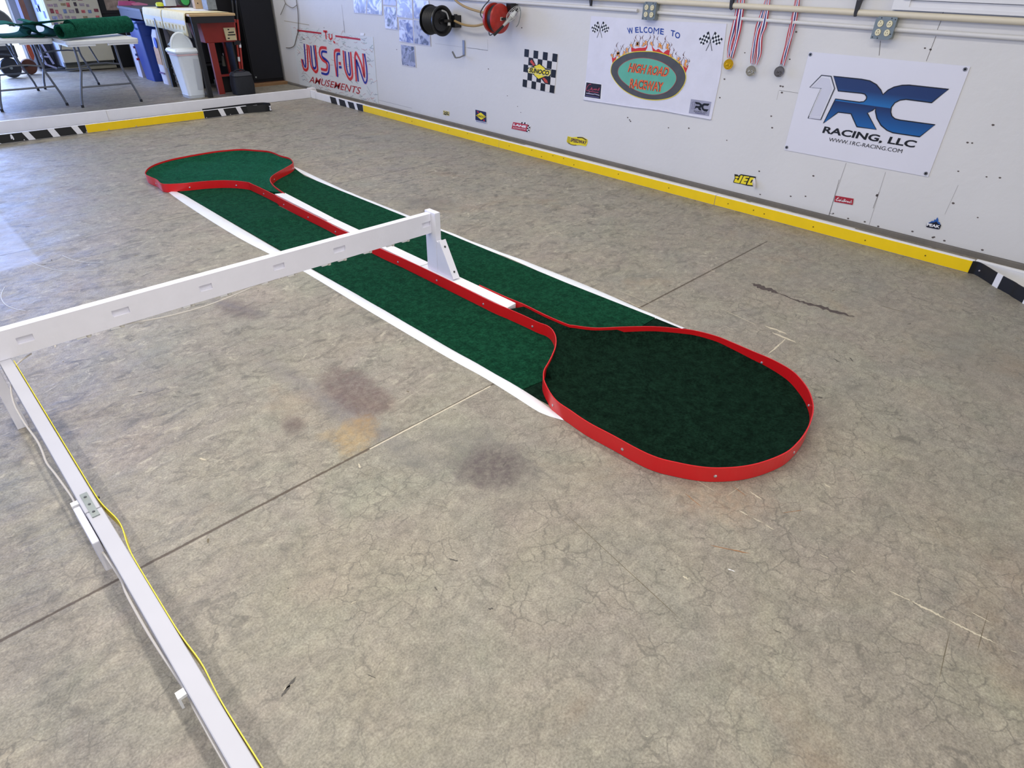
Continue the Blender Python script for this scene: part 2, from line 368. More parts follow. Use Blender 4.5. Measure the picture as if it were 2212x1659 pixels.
segs = [([(3.3769,1.3661,0),(3.362,1.1938,0)], 0.034, SKID, 16), ([(3.3698,1.203,0),(3.3437,1.0664,0)], 0.009, SKID, 6), ([(3.3512,1.091,0),(3.3838,0.7828,0)], 0.026, SKID, 24),
 ([(1.1918,0.9623,0),(1.1034,0.3598,0)], 0.0012, CRK, 10), ([(1.6402,0.035,0),(1.6496,-0.0342,0)], 0.0035, SPALL, 18), ([(1.6484,-0.0221,0),(1.6558,-0.117,0)], 0.006, SPALL, 22),
 ([(1.6558,-0.117,0),(1.6678,-0.233,0)], 0.0055, SPALL, 26), ([(1.7347,-0.1592,0),(1.7347,-0.2074,0)], 0.003, SPALL, 8), ([(1.731,0.5217,0),(1.7242,0.4717,0)], 0.004, SPALL, 8),
 ([(1.6198,0.5043,0),(1.6187,0.47,0)], 0.004, SPALL, 6), ([(1.621,0.4562,0),(1.6233,0.4196,0)], 0.003, SPALL, 6), ([(1.62,0.4114,0),(1.6229,0.3807,0)], 0.003, SPALL, 6),
 ([(1.6268,0.2333,0),(1.6332,0.2069,0)], 0.002, SPALL, 6), ([(1.6357,0.1403,0),(1.6315,0.125,0)], 0.003, SPALL, 4), ([(1.3667,0.4051,0),(1.3735,0.3841,0)], 0.003, PLASTIC_W, 4),
 ([(1.6736,-0.2674,0),(1.6783,-0.2813,0)], 0.0015, SPALL, 4), ([(1.4121,0.4901,0),(1.4716,0.3868,0)], 0.003, RUST, 10), ([(1.557,0.6742,0),(1.5406,0.6005,0)], 0.002, RUST, 8), ([(1.7151,0.3958,0),(1.7794,0.3524,0)], 0.0015, RUST, 8),
 ([(1.7117,0.5787,0),(1.7001,0.5195,0)], 0.002, RUST, 8), ([(1.7744,-0.1931,0),(1.5989,-0.2047,0)], 0.0012, CRK, 9), ([(1.6223,-0.1339,0),(1.4365,-0.1566,0)], 0.0012, CRK, 9), ([(2.1508,1.878,0),(2.159,1.6961,0)], 0.002, SPALL, 8),
 ([(2.9326,1.0643,0),(2.9325,0.945,0)], 0.012, SPALL, 10), ([(2.8949,1.0056,0),(2.8843,0.8751,0)], 0.010, SPALL, 10), ([(2.8954,0.9277,0),(2.6754,0.9175,0)], 0.006, SPALL, 10), ([(2.9405,1.3127,0),(2.9064,1.0816,0)], 0.003, SPALL, 12),
 ([(2.6402,1.8022,0),(2.6236,1.5731,0)], 0.003, SPALL, 12), ([(2.7131,1.8578,0),(2.7071,1.571,0)], 0.002, SPALL, 12), ([(3.6345,0.739,0),(3.6527,0.6019,0)], 0.003, CRK, 8), ([(2.4882,0.6021,0),(2.499,0.5825,0)], 0.008, DARKCRK, 6), ([(2.864,0.6851,0),(2.8542,0.6488,0)], 0.006, DARKCRK, 6), ([(2.9348,0.6367,0),(2.9041,0.6081,0)], 0.005, DARKCRK, 6),
 ([(0.2063,0.9742,0),(0.2581,0.996,0)], 0.006, DARKCRK, 10), ([(0.217,0.9852,0),(0.2401,0.9862,0)], 0.003, SPALL, 4), ([(1.2148,0.5481,0),(1.2271,0.5315,0)], 0.002, DARKCRK, 4), ([(0.7806,1.0198,0),(0.7952,0.9935,0)], 0.004, DARKCRK, 6),
 ([(0.778,0.2883,0),(0.7763,0.2871,0)], 0.004, SPALL, 4), ([(0.421,2.0036,0),(0.435,1.9763,0)], 0.005, SPALL, 4), ([(1.7333,0.5582,0),(1.6507,0.5664,0)], 0.0012, SPALL, 5),
 ([(1.645,0.6913,0),(1.642,0.6062,0)], 0.0015, SPALL, 6), ([(4.5067,0.414,0),(4.5112,0.3738,0)], 0.014, DARKCRK, 5), ([(4.4611,0.3394,0),(4.463,0.3115,0)], 0.008, DARKCRK, 5)]
for i, (ab, wd, m, n) in enumerate(segs): jag(mb, ab[0], ab[1], wd, m, n, seed=i+3)
rnd = random.Random(11)
for i in range(240):
    x = rnd.uniform(0.2, 4.4); y = rnd.uniform(0.1, 8.0)
    if 1.45 < x < 2.75 and 0.6 < y < 6.4: continue
    a = rnd.uniform(0, 6.28); l = rnd.uniform(0.004, 0.03)
    jag(mb, (x, y), (x+l*math.cos(a), y+l*math.sin(a)), rnd.uniform(0.001, 0.005), rnd.choice([SPALL, DARKCRK, DARKCRK, CRK]), 5, seed=100+i)
ARC = mat('#C3C6CC', 0.6, var=0)
for arc in ([(0.4101,4.5373),(0.4358,4.3818),(0.4945,4.2285),(0.5662,4.137),(0.6764,4.0555)], [(0.5821,4.4417),(0.6125,4.3171),(0.6621,4.225),(0.734,4.1699)], [(0.2327,4.1509),(0.1935,4.03),(0.1896,3.8998),(0.2171,3.803),(0.2474,3.7541)]):
    stroke(mb, smooth_path([(p[0], p[1]) for p in arc]), 0.004, 0.0008, ARC, floorf)
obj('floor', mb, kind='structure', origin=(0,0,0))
mb = MB(); mb.add([(-12, 13.78, -0.03), (10, 13.78, -0.03), (10, 40, -0.03), (-12, 40, -0.03)], [(0, 1, 2, 3)], mat('#B9BCC0', 0.9, var=0.1, vscale=1.2))
obj('ground', mb, kind='structure', origin=(0, 13.78, 0))

# ---------------- walls ----------------
XW = 4.89
WALL = mat('#D9D7D5', 0.55, var=0.025, vscale=2.5, bump=0.25, bscale=22)
mb = MB(); mb.bx(XW, XW+0.12, -3, 13.9, 0.028, 3.2, WALL)
SEAM = mat('#6F6A68', 0.8, var=0.1); SEAML = mat('#A9A6A6', 0.8, var=0.05); NAIL = mat('#5D5450', 0.7, var=0)
D = XW-0.0008
def wseam(pts, wd=0.0035, m=SEAM): stroke(mb, pts, wd, D, m)
wseam([(1.5527,1.1698),(1.5335,1.0867)]); wseam([(1.2452,1.2172),(1.2504,1.0804)], 0.003); wseam([(1.2508,1.3432),(1.256,1.3094)]); wseam([(1.2468,1.3051),(1.2507,1.2464)], 0.003)
wseam([(2.1387,0.8085),(1.9954,0.8073)], 0.002); wseam([(2.1413,0.8051),(2.1387,0.7429)], 0.002, SEAML)
wseam([(1.5299,0.4089),(1.5388,0.028)], 0.0035, SEAML); wseam([(1.5416,0.2896),(1.5346,0.0255)], 0.003, SEAM); wseam([(1.2614,0.3989),(1.2493,0.0265)], 0.003, SEAML); wseam([(1.2585,0.2633),(1.2608,0.1483)], 0.003, SEAM)
wseam([(0.8203,0.4067),(0.827,0.2139)], 0.002, SEAML); wseam([(1.5406,0.0451),(1.5089,0.0425)], 0.003)
wseam([(7.974,1.0977),(7.9745,0.783)], 0.006, SEAML); wseam([(7.9738,0.9218),(7.9745,0.783)], 0.006); wseam([(9.5508,0.8336),(8.8563,0.8233)], 0.010, mat('#B4AC9C', 0.9))
wseam([(6.1335,0.8073),(5.2732,0.8096)], 0.002, SEAML); wseam([(5.5898,0.8097),(5.2732,0.8096)], 0.003, SEAM); wseam([(5.2732,0.8096),(5.2799,0.9093)], 0.002, SEAML)
wseam([(7.345,0.0751),(6.6396,0.0718)], 0.004, SEAML)
for q in [(2.4644,1.0245),(2.115,1.013),(2.1357,0.8366),(2.1178,0.8356),(2.114,0.796),(2.5874,0.8335),(2.5966,0.7009),(2.1516,0.6294),(2.1236,0.552),(2.4666,0.4043),(3.4234,0.4152),(3.4118,0.4054),(3.4461,0.4311),(3.0166,0.4127),(2.8228,0.4393),(2.1157,1.1824),(1.283,1.1492),(1.2498,1.1443),(0.7724,0.7786),(0.8642,0.6611),(0.8393,0.6626),(0.8508,0.4881),(0.8071,0.2927),(0.6458,0.2383),(0.8337,0.056),(1.7278,0.2773),(1.5109,0.049),(1.4,0.0389),(1.2841,0.0447),(1.1888,0.0358),(1.7425,0.1228),(1.264,0.2427),(1.2649,0.236),(4.7777,0.2861),(4.8266,0.3368),(4.9783,0.4184),(5.2665,0.6394),(6.8671,0.6888),(8.4747,0.814),(4.7949,1.0418),(0.6929,0.486),(0.6242,0.4947),(0.9707,0.0576),(0.8404,0.0509),(0.7688,0.0483),(0.5465,0.0485),(2.1438,0.2268),(2.0919,0.0571),(1.8516,0.0977)]:
    r = 0.006+0.004*rnd.random(); mb.prism([(q[0]+r*math.cos(a*1.2), q[1]+r*0.7*math.sin(a*1.2)) for a in range(5)], wallf, D, XW, NAIL)
obj('wall_right', mb, kind='structure', origin=(XW, 0, 0))
mb = MB(); mb.bx(4.86, 5.02, -3, 13.9, 0, 0.026, mat('#75706A', 0.85, var=0.2, vscale=6))
obj('trim_1', mb, kind='structure')
GREYW = mat('#8E8A8A', 0.7, var=0.06)
mb = MB(); mb.bx(2.61, 4.89, 13.7, 13.82, 0, 4.1, GREYW); mb.bx(-7, -2.2, 13.7, 13.82, 0, 4.1, GREYW); mb.bx(-2.2, 2.61, 13.7, 13.82, 2.3, 4.1, GREYW)
obj('wall_back', mb, kind='structure', origin=(3.5, 13.7, 0))
mb = MB(); mb.bx(2.40, 2.492, 13.62, 13.84, 0, 2.3, mat('#8D8E90', 0.6)); mb.bx(2.492, 2.53, 13.60, 13.84, 0, 2.3, mat('#C9D0EA', 0.5)); mb.bx(2.535, 2.61, 13.64, 13.84, 0, 2.3, mat('#8A5A3C', 0.75, var=0.25, vscale=9, stretch=(6,6,1)))
obj('trim_2', mb, kind='structure')
# window casing at the top right
mb = MB(); F_ = mat('#E2E1E2', 0.5, var=0.02); mb.bx(4.855, XW, -0.6, 1.535, 1.344, 1.362, F_); mb.bx(4.862, XW, -0.6, 1.50, 1.362, 1.395, F_); mb.bx(4.845, XW, -0.6, 1.48, 1.398, 1.45, F_)
mb.bx(4.855, XW, 1.44, 1.535, 1.362, 2.4, F_); mb.bx(4.875, XW, -0.6, 1.44, 1.45, 2.4, mat('#9FB2C4', 0.08, var=0))
obj('window_1', mb, kind='structure')

# ---------------- turf, centre divider and red bands ----------------
def turf(col, sh=0.35, hi=None):
    m = bpy.data.materials.new('turf'); m.use_nodes = True; nt = m.node_tree; N = nt.nodes; L = nt.links; b = N['Principled BSDF']
    tc = N.new('ShaderNodeTexCoord'); n = N.new('ShaderNodeTexNoise'); n.inputs['Scale'].default_value = 95; n.inputs['Detail'].default_value = 6; n.inputs['Roughness'].default_value = 0.75; L.new(tc.outputs['Object'], n.inputs[0])
    n2 = N.new('ShaderNodeTexNoise'); n2.inputs['Scale'].default_value = 26; n2.inputs['Detail'].default_value = 7; n2.inputs['Roughness'].default_value = 0.7; L.new(tc.outputs['Object'], n2.inputs[0])
    c = lin(col); r = N.new('ShaderNodeValToRGB'); r.color_ramp.elements[0].position = 0.32; r.color_ramp.elements[1].position = 0.72
    r.color_ramp.elements[0].color = tuple(v*0.25 for v in c[:3])+(1,); r.color_ramp.elements[1].color = tuple(min(1, v*1.75+0.004) for v in c[:3])+(1,)
    L.new(n.outputs['Fac'], r.inputs[0])
    mx = N.new('ShaderNodeMix'); mx.data_type = 'RGBA'; mx.blend_type = 'MULTIPLY'; mx.inputs[0].default_value = 0.9; L.new(r.outputs[0], mx.inputs[6])
    r2_ = N.new('ShaderNodeValToRGB'); r2_.color_ramp.elements[0].position = 0.35; r2_.color_ramp.elements[1].position = 0.65; r2_.color_ramp.elements[0].color = (0.42,)*3+(1,); r2_.color_ramp.elements[1].color = (1.4, 1.4, 1.4, 1)
    L.new(n2.outputs['Fac'], r2_.inputs[0]); L.new(r2_.outputs[0], mx.inputs[7]); L.new(mx.outputs[2], b.inputs['Base Color'])
    b.inputs['Roughness'].default_value = 0.95; b.inputs['Specular IOR Level'].default_value = 0.04
    b.inputs['Sheen Weight'].default_value = sh; b.inputs['Sheen Roughness'].default_value = 0.5; b.inputs['Sheen Tint'].default_value = (0.10, 0.75, 0.45, 1)
    bp = N.new('ShaderNodeBump'); bp.inputs['Strength'].default_value = 0.9; bp.inputs['Distance'].default_value = 0.006; L.new(n.outputs['Fac'], bp.inputs['Height']); L.new(bp.outputs[0], b.inputs['Normal'])
    return m
TURF = turf('#0C3A25', 0.08); TURF_D = turf('#0B2217', 0.02); TURF_F = turf('#0B452E', 0.12)

def inside(p, pl):
    c = False; n = len(pl)
    for i in range(n):
        a, b = pl[i], pl[i-1]
        if (a[1] > p[1]) != (b[1] > p[1]) and p[0] < (b[0]-a[0])*(p[1]-a[1])/(b[1]-a[1])+a[0]: c = not c
    return c
def segd(p, a, b):
    ab = (b[0]-a[0], b[1]-a[1]); l = ab[0]**2+ab[1]**2; t = 0 if l == 0 else max(0, min(1, ((p[0]-a[0])*ab[0]+(p[1]-a[1])*ab[1])/l))
    return math.hypot(p[0]-a[0]-ab[0]*t, p[1]-a[1]-ab[1]*t)
def field(pl, step, zf, m):
    """turf surface: outline filled with a grid of points, height zf(x, y, distance to the outline)"""
    pts = [Vector((p[0], p[1])) for p in pl]; n = len(pts); xs = [p.x for p in pts]; ys = [p.y for p in pts]
    y = min(ys); k = 0
    while y < max(ys):
        x = min(xs)+(step/2 if k % 2 else 0)
        while x < max(xs):
            if inside((x, y), pl):
                if min(segd((x, y), pl[i], pl[i-1]) for i in range(n)) > step*0.45: pts.append(Vector((x, y)))
            x += step
        y += step; k += 1
    vs, es, fs, *_ = delaunay_2d_cdt(pts, [(i, (i+1) % n) for i in range(n)], [list(range(n))], 1, 1e-5)
    mb = MB(); out = []
    for v in vs:
        d = min(segd((v.x, v.y), pl[i], pl[i-1]) for i in range(n)); out.append((v.x, v.y, zf(v.x, v.y, d)))
    # underside rim so the turf has thickness
    mb.add(out, [tuple(f) for f in fs], m, True)
    mb.add([(p[0], p[1], 0.001) for p in pl]+[(p[0], p[1], max(0.004, zf(p[0], p[1], 0))) for p in pl], [(i, (i+1) % n, (i+1) % n+n, i+n) for i in range(n)], m)
    return mb
HB = 0.066
# near-side band: one long path from the neck of the far island round it, along the divider, round the near island
far_loop = [(2.0908,4.5171,0.066),(2.1109,4.6718,0.066),(2.1363,4.7963,0.066),(2.1714,4.9009,0.066),(2.2277,4.9919,0.066),(2.3191,5.0764,0.066),(2.4517,5.1712,0.066),(2.5584,5.2585,0.066),(2.6008,5.3453,0.066),(2.6259,5.45,0.066),(2.6094,5.5713,0.066),(2.6055,5.7741,0.066),(2.5243,5.9193,0.066),(2.441,6.0254,0.066),(2.2917,6.0809,0.066),(2.1695,6.0927,0.066),(2.0003,6.0811,0.066),(1.8316,6.054,0.066),(1.6935,5.9883,0.066),(1.5952,5.8967,0.066),(1.5298,5.7844,0.066),(1.5031,5.6989,0.066),(1.5043,5.6097,0.066),(1.5143,5.4977,0.066),(1.5027,5.3669,0.066),(1.5374,5.3108,0.066),(1.6415,5.2544,0.066),(1.7676,5.213,0.066),(1.8855,5.1458,0.066),(1.961,5.0641,0.066),(2.0143,4.9677,0.066),(2.0186,4.8974,0.066),(2.0211,4.7174,0.066),(2.0174,4.49,0.066)]
side_run = [(2.0012,3.8181,0.066),(1.9878,3.5955,0.066),(1.9893,3.4186,0.066),(1.9862,3.1081,0.066),(1.9943,2.9052,0.066),(2.0021,2.7222,0.066),(2.0113,2.4712,0.066),(1.9916,2.1292,0.066)]
near_in = [(1.998,2.0223,0.066),(2.0038,1.9033,0.066),(2.0056,1.8002,0.066),(2.0126,1.7558,0.066),(2.0035,1.7118,0.066),(1.9752,1.665,0.066),(1.9401,1.6266,0.066),(1.8931,1.5878,0.066),(1.8244,1.5458,0.066),(1.7638,1.5135,0.066),(1.712,1.4884,0.066),(1.6767,1.4621,0.066),(1.6474,1.4317,0.066),(1.6152,1.3834,0.066),(1.5849,1.3256,0.066),(1.5702,1.277,0.066),(1.5653,1.221,0.066)]
near_out = [(1.5558,1.1154,0.066),(1.5609,0.9997,0.066),(1.5641,0.8826,0.066),(1.5769,0.8093,0.066),(1.6048,0.7482,0.066),(1.64,0.6871,0.066),(1.6822,0.6367,0.066),(1.7535,0.5798,0.066),(1.8349,0.5383,0.066),(1.9412,0.5065,0.066),(2.0288,0.5021,0.066),(2.1054,0.508,0.066),(2.1837,0.522,0.066),(2.2691,0.547,0.066),(2.3377,0.5793,0.066),(2.4092,0.6287,0.066),(2.4707,0.694,0.066),(2.5072,0.7567,0.066),(2.5267,0.8479,0.066),(2.5297,0.9419,0.066),(2.534,1.048,0.066),(2.5336,1.1246,0.066),(2.5106,1.2143,0.066),(2.4771,1.2751,0.066),(2.3923,1.3873,0.066),(2.2835,1.4833,0.066),(2.1694,1.5741,0.066),(2.1098,1.6632,0.066)]
near_back = [(2.097,1.6888,0.066),(2.0907,1.7763,0.066),(2.09,1.8645,0.066),(2.0946,1.9844,0.066),(2.0864,2.1131,0.066),(2.0825,2.3182,0.066)]
def xy(l): return [(p[0], p[1]) for p in l]
bands = [('red flexible band curling round the far rounded turf island to the divider', xy(far_loop)),
         ('red flexible band running along the near face of the white centre divider', [(2.012, 4.49), (2.003, 4.15)]+[(min(p[0], 1.998), p[1]) for p in xy(side_run)]+xy(near_in[:1])),
         ('red flexible band curving round the near rounded turf island in the foreground', xy(near_in+near_out+near_back))]
for lab, pth in bands:
    sp = smooth_path(pth, 5)
    mb = MB(); mb.ribbon([(p[0], p[1]) for p in sp], 0.002, HB, 0.0045, RED)
    cc = cen(pth); t = thing('red_track_band', lab, 'band', (cc[0], cc[1], 0), 'red edging bands of the track island'); obj('band', mb, t)
    tot = 0; nxt = 0.18 if 'near face' not in lab else 0.1
    for i in range(1, len(sp)):
        d = sp[i]-sp[i-1]; tot += d.length
        if tot > nxt:
            nxt += 0.36; dd = Vector((d.x, d.y)).normalized()
            for sg in (1, -1):
                nn = Vector((-dd.y, dd.x))*sg; p = Vector((sp[i][0], sp[i][1]))+nn*0.0035
                s_ = MB(); s_.lathe([(0.006, -0.0015), (0.006, 0.001), (0.003, 0.0025), (0.0, 0.003)], SCREW, n=8)
                q = Vector((nn.x, nn.y, 0)).to_track_quat('Z', 'Y').to_matrix(); s_.v = [q @ v + Vector((p.x, p.y, 0.03)) for v in s_.v]
                obj('screw', s_, t)
def smooth2(l, k=4): return [(p[0], p[1]) for p in smooth_path(l, k)]
# far island turf
fl = smooth2(xy(far_loop[:-1])); 
fi = fl[2:]
def zfar(x, y, d):
    t = min(1, d/0.10); return 0.054-0.022*t*(1.0-0.25*math.sin(x*9+y*5)*0.5)+0.006*math.sin(x*17)*math.sin(y*13)*t
mb = field(fi, 0.06, zfar, TURF_F); obj('turf_mat', mb, label='green turf filling the far rounded track island inside its red band', cat='turf', group='green turf pieces of the track')
ni = smooth2(xy(near_in+near_out+near_back[:4]))
mb = field(ni, 0.06, lambda x, y, d: 0.008+0.003*math.sin(x*11+y*7)*min(1, d/0.1)+(0.046 if y > 1.5 else 0.018+0.018*math.sin(x*6+y*4))*math.exp(-(d/0.06)**2), TURF_D)
obj('turf_mat', mb, label='dark green turf filling the near rounded track island inside its red band', cat='turf', group='green turf pieces of the track')
# lanes either side of the divider
def zl(x, y, d): return 0.007+0.003*math.sin(x*14+y*9)*min(1, d/0.08)+0.012*math.exp(-((y-4.2+0.5*(x-1.8))/0.10)**2)*min(1, d/0.08)
def P2(l): return smooth2(xy(l), 3)
lane1 = [(1.588, 5.165)]+P2(far_loop[20:])+[(1.995, 4.45), (1.99, 2.2)]+P2(near_in[:11])+[(1.595, 1.505)]
mb = field(lane1, 0.07, zl, TURF); obj('turf_mat', mb, label='long green turf lane on the near side of the white divider', cat='turf', group='green turf pieces of the track')
mb = field([(1.595, 1.500)]+P2(near_in[10:])+P2(near_out[:1])+[(1.60, 1.20)], 0.07, lambda x, y, d: 0.006, TURF_D)
obj('turf_mat', mb, label='small dark turf corner between white strip and near red band', cat='turf', group='green turf pieces of the track')
lane2 = P2(far_loop[:9])+[(2.545, 5.05), (2.543, 4.5), (2.560, 3.2), (2.560, 2.1), (2.572, 1.495), (2.292, 1.484)]+P2(near_out[-2:])+P2(near_back)+[(2.078, 2.35), (2.076, 3.8), (2.092, 4.5)]
mb = field(lane2, 0.07, lambda x, y, d: 0.007+0.002*math.sin(x*13+y*8), TURF)
obj('turf_mat', mb, label='long green turf lane on the wall side of the white divider', cat='turf', group='green turf pieces of the track')
mb = field([(2.574, 1.492), (2.292, 1.482), (2.395, 1.384), (2.48, 1.27), (2.53, 1.13), (2.578, 1.15)], 0.07, lambda x, y, d: 0.0065, TURF_D)
obj('turf_mat', mb, label='thin dark turf wedge where wall-side lane meets the near island', cat='turf', group='green turf pieces of the track')
# white floor strips
STRIPW = mat('#E4E6EC', 0.38, var=0.04, vscale=5, bump=0.5, bscale=9)
def flatstrip(outer, inner, label):
    o_ = smooth2(outer, 3); i_ = smooth2(inner, 3); pts = o_+i_[::-1]; mb = MB()
    n = min(len(o_), len(i_)); 
    def rs(l, n):
        L_ = [0]
        for a, b in zip(l, l[1:]): L_.append(L_[-1]+math.dist(a, b))
        out = []
        for k in range(n):
            t = L_[-1]*k/(n-1); j = max(0, min(len(l)-2, next((q for q in range(len(l)-1) if L_[q+1] >= t), len(l)-2))); u = (t-L_[j])/max(1e-9, L_[j+1]-L_[j])
            out.append((l[j][0]*(1-u)+l[j+1][0]*u, l[j][1]*(1-u)+l[j+1][1]*u))
        return out
    A = rs(o_, 90); B = rs(i_, 90); vs = []; W_ = 5
    for k in range(90):
        for j in range(W_):
            u = j/(W_-1); z = 0.003+0.008*math.sin(math.pi*u)*(0.7+0.3*math.sin(k*0.9+j)) if 0 < j < W_-1 else 0.001
            vs.append((A[k][0]*(1-u)+B[k][0]*u, A[k][1]*(1-u)+B[k][1]*u, z))
    fs = [(k*W_+j, k*W_+j+1, (k+1)*W_+j+1, (k+1)*W_+j) for k in range(89) for j in range(W_-1)]
    mb.add(vs, fs, STRIPW, True); obj('floor_strip', mb, label=label, cat='strip', group='white strips edging the track')
flatstrip([(1.532,5.3942),(1.5153,5.1558),(1.4991,4.5999),(1.4967,4.0064),(1.5199,3.5751),(1.5368,3.2342),(1.5319,2.7116),(1.531,2.2485),(1.5345,1.8895),(1.5424,1.691),(1.5366,1.4683),(1.5337,1.3279),(1.578,1.2116)],
          [(1.5679,5.3632),(1.5941,5.1806),(1.5873,4.4959),(1.5851,3.9277),(1.5872,3.5741),(1.5872,3.2378),(1.5996,2.7186),(1.597,2.2005),(1.5951,1.9611),(1.6079,1.7185),(1.6037,1.5096),(1.5823,1.3129),(1.5885,1.2084)],
          'white strip edging the near long side of the turf, nearest the camera')
flatstrip([(2.632,5.3861),(2.5942,4.6728),(2.5853,4.338),(2.599,3.5975),(2.5948,3.2767),(2.6024,2.7826),(2.6206,2.5336),(2.6289,1.9963),(2.6061,1.5169),(2.6047,1.3056)],
          [(2.5809,5.3081),(2.5363,4.5773),(2.5451,4.3727),(2.5443,3.6016),(2.5631,3.2379),(2.5727,2.7508),(2.5801,2.57),(2.563,2.1297),(2.5692,1.6671),(2.5728,1.5289),(2.5739,1.3405)],
          'white strip edging the far long side of the turf, nearest the wall')
# centre divider boards
for q_, lab in (([(2.020, 3.785), (2.076, 3.785), (2.105, 4.53), (2.035, 4.56)], 'white divider board at the far end of the turf track'),
                ([(2.006, 2.745), (2.077, 2.745), (2.076, 3.778), (2.008, 3.778)], 'white divider board under the far half of the timing beam'),
                ([(2.004, 2.02), (2.078, 2.03), (2.077, 2.738), (2.006, 2.738)], 'white divider board carrying the upright post, nearest the camera')):
    mb = MB(); mb.prism(q_, floorf, 0.063, 0.0, WHITE_PAINT)
    obj('divider_board', mb, label=lab, cat='board', group='white boards of the centre divider', bevel=0.002)

# ---------------- timing beam with posts ----------------
BY0, BY1 = 2.635, 2.673
t = thing('timing_beam', 'white wooden cross beam with slotted face carried above the turf track', 'beam', (1.0, 2.65, 0))
slots = [(0.1105,0.3297),(0.1622,0.3291),(0.4272,0.3251),(0.4897,0.3237),(0.7683,0.3261),(0.8207,0.329),(1.1022,0.3287),(1.1576,0.331),(1.4151,0.3227),(1.4806,0.3245),(1.9569,0.3324),(2.0142,0.3345)]
xs = [(slots[i][0], slots[i+1][0]) for i in range(0, 12, 2)]
mb = MB(); zt, zb = 0.397, 0.289; sz0, sz1 = 0.330, 0.357
x = -0.35; X1 = 2.019
cuts = [(-0.20, -0.165)]+xs
for a, b in cuts:
    mb.bx(x, a, BY0, BY1, zb, zt, WHITE_WOOD); mb.bx(a, b, BY0, BY1, zb, sz0, WHITE_WOOD); mb.bx(a, b, BY0, BY1, sz1, zt, WHITE_WOOD); mb.bx(a, b, BY0+0.011, BY1, sz0, sz1, WHITE_WOOD); x = b
mb.bx(x, X1, BY0, BY1, zb, zt, WHITE_WOOD)
obj('beam', mb, t)
# strip-light clips and bulbs under the beam
for i, xx in enumerate((0.30, 0.42, 0.70, 0.86, 1.05, 1.18, 1.36, 1.45, 1.60, 1.74, 1.84)):
    c_ = MB(); c_.box((xx, BY0+0.016, zb-0.004), (0.030, 0.024, 0.010), PLASTIC_W); c_.lathe([(0.008, 0), (0.010, 0.006), (0.006, 0.014)], mat('#DCD8CE', 0.5), loc=(xx+0.028, BY0+0.014, zb-0.014), n=10)
    obj('lamp_clip', c_, t)
# far post on the divider
mb = MB(); mb.bx(2.020, 2.056, 2.600, 2.690, 0.064, 0.405, WHITE_WOOD); obj('post', mb, t, bevel=0.002)
mb = MB(); g = [(2.599, 0.064), (2.475, 0.064), (2.572, 0.240), (2.599, 0.252)]
mb.prism([(p[0], p[1]) for p in g], wallf, 2.021, 2.055, WHITE_WOOD); obj('gusset', mb, t)
c_ = MB(); d_ = (Vector((2.03, 2.47, 0.072))-Vector((2.03, 2.580, 0.262))).normalized(); ang = math.atan2(-d_.z, -d_.y)
rot = Matrix.Rotation(math.atan2(0.262-0.072, 2.580-2.47), 3, 'X'); c_.box((2.036, 2.514, 0.165), (0.045, 0.222, 0.012), WHITE_WOOD, rot); obj('brace_cap', c_, t, bevel=0.001)
for f in (0.14, 0.86):
    s_ = MB(); s_.lathe([(0.006, 0), (0.006, 0.002), (0.003, 0.002)], mat('#4A4A4C', 0.5, metal=0.5), n=10)
    nrm = rot @ Vector((0, 0, 1)); q = nrm.to_track_quat('Z', 'Y').to_matrix(); pc = Vector((2.036, 2.514, 0.165))+rot @ Vector((0, (0.5-f)*-0.2, 0.006))
    if nrm.y > 0: pc = Vector((2.036, 2.514, 0.165))+rot @ Vector((0, (0.5-f)*-0.2, -0.006)); q = (-nrm).to_track_quat('Z', 'Y').to_matrix()
    s_.v = [q @ v + pc for v in s_.v]; obj('screw', s_, t)
# near post
mb = MB(); mb.bx(-0.009, 0.027, 2.637, 2.726, 0.0, 0.288, WHITE_WOOD); obj('post', mb, t, bevel=0.002)

# ---------------- long rail with yellow tape and cable ----------------
t = thing('long_rail', 'long white raised rail running from the beam towards the camera', 'rail', (0.052, 1.0, 0.296))
RX0, RX1, RZ0, RZ1 = 0.0355, 0.0725, 0.200, 0.288
RAILP = mat('#B9B9C2', 0.45, var=0.03)
mb = MB(); mb.bx(RX0, RX1, 1.603, 2.70, RZ0, RZ1, RAILP); obj('rail_board', mb, t, bevel=0.0025)
mb = MB(); mb.bx(RX0+0.001, RX1+0.002, -0.6, 1.600, RZ0, RZ1, RAILP); obj('rail_board', mb, t, bevel=0.0025)
mb = MB(); mb.bx(RX0-0.018, RX0-0.001, 1.49, 1.66, RZ0-0.03, RZ1-0.012, WHITE_WOOD); obj('splice_block', mb, t, bevel=0.003)
mb = MB(); mb.box((0.054, 1.627, RZ1+0.0015), (0.018, 0.115, 0.003), GALV)
for yy in (1.59, 1.627, 1.664): mb.lathe([(0.004, 0), (0.003, 0.002), (0, 0.002)], mat('#55585A', 0.5, metal=0.5), loc=(0.054, yy, RZ1+0.003), n=8)
obj('hinge_plate', mb, t)
pth = []
yy = 2.62
while yy > -0.6:
    off = 0.002+0.014*math.exp(-((yy-1.51)/0.08)**2)+0.006*math.exp(-((yy-0.97)/0.07)**2)+0.003*math.exp(-((yy-0.6)/0.2)**2)
    pth.append((RX1+0.002+off, yy)); yy -= 0.02
mb = MB(); mb.ribbon(pth, RZ1-0.035, RZ1-0.003, 0.0022, mat('#F5DC1E', 0.35, var=0.02)); obj('yellow_edging', mb, t)
for yy, zz in ((1.665, 0.272), (1.60, 0.276)):
    s_ = MB(); s_.lathe([(0.004, 0), (0.004, 0.005)], mat('#404040', 0.5, metal=0.5), loc=(RX1+0.006, yy, zz), axis='X', n=8); obj('screw', s_, t)
CABLE = mat('#C9C3BC', 0.5, var=0)
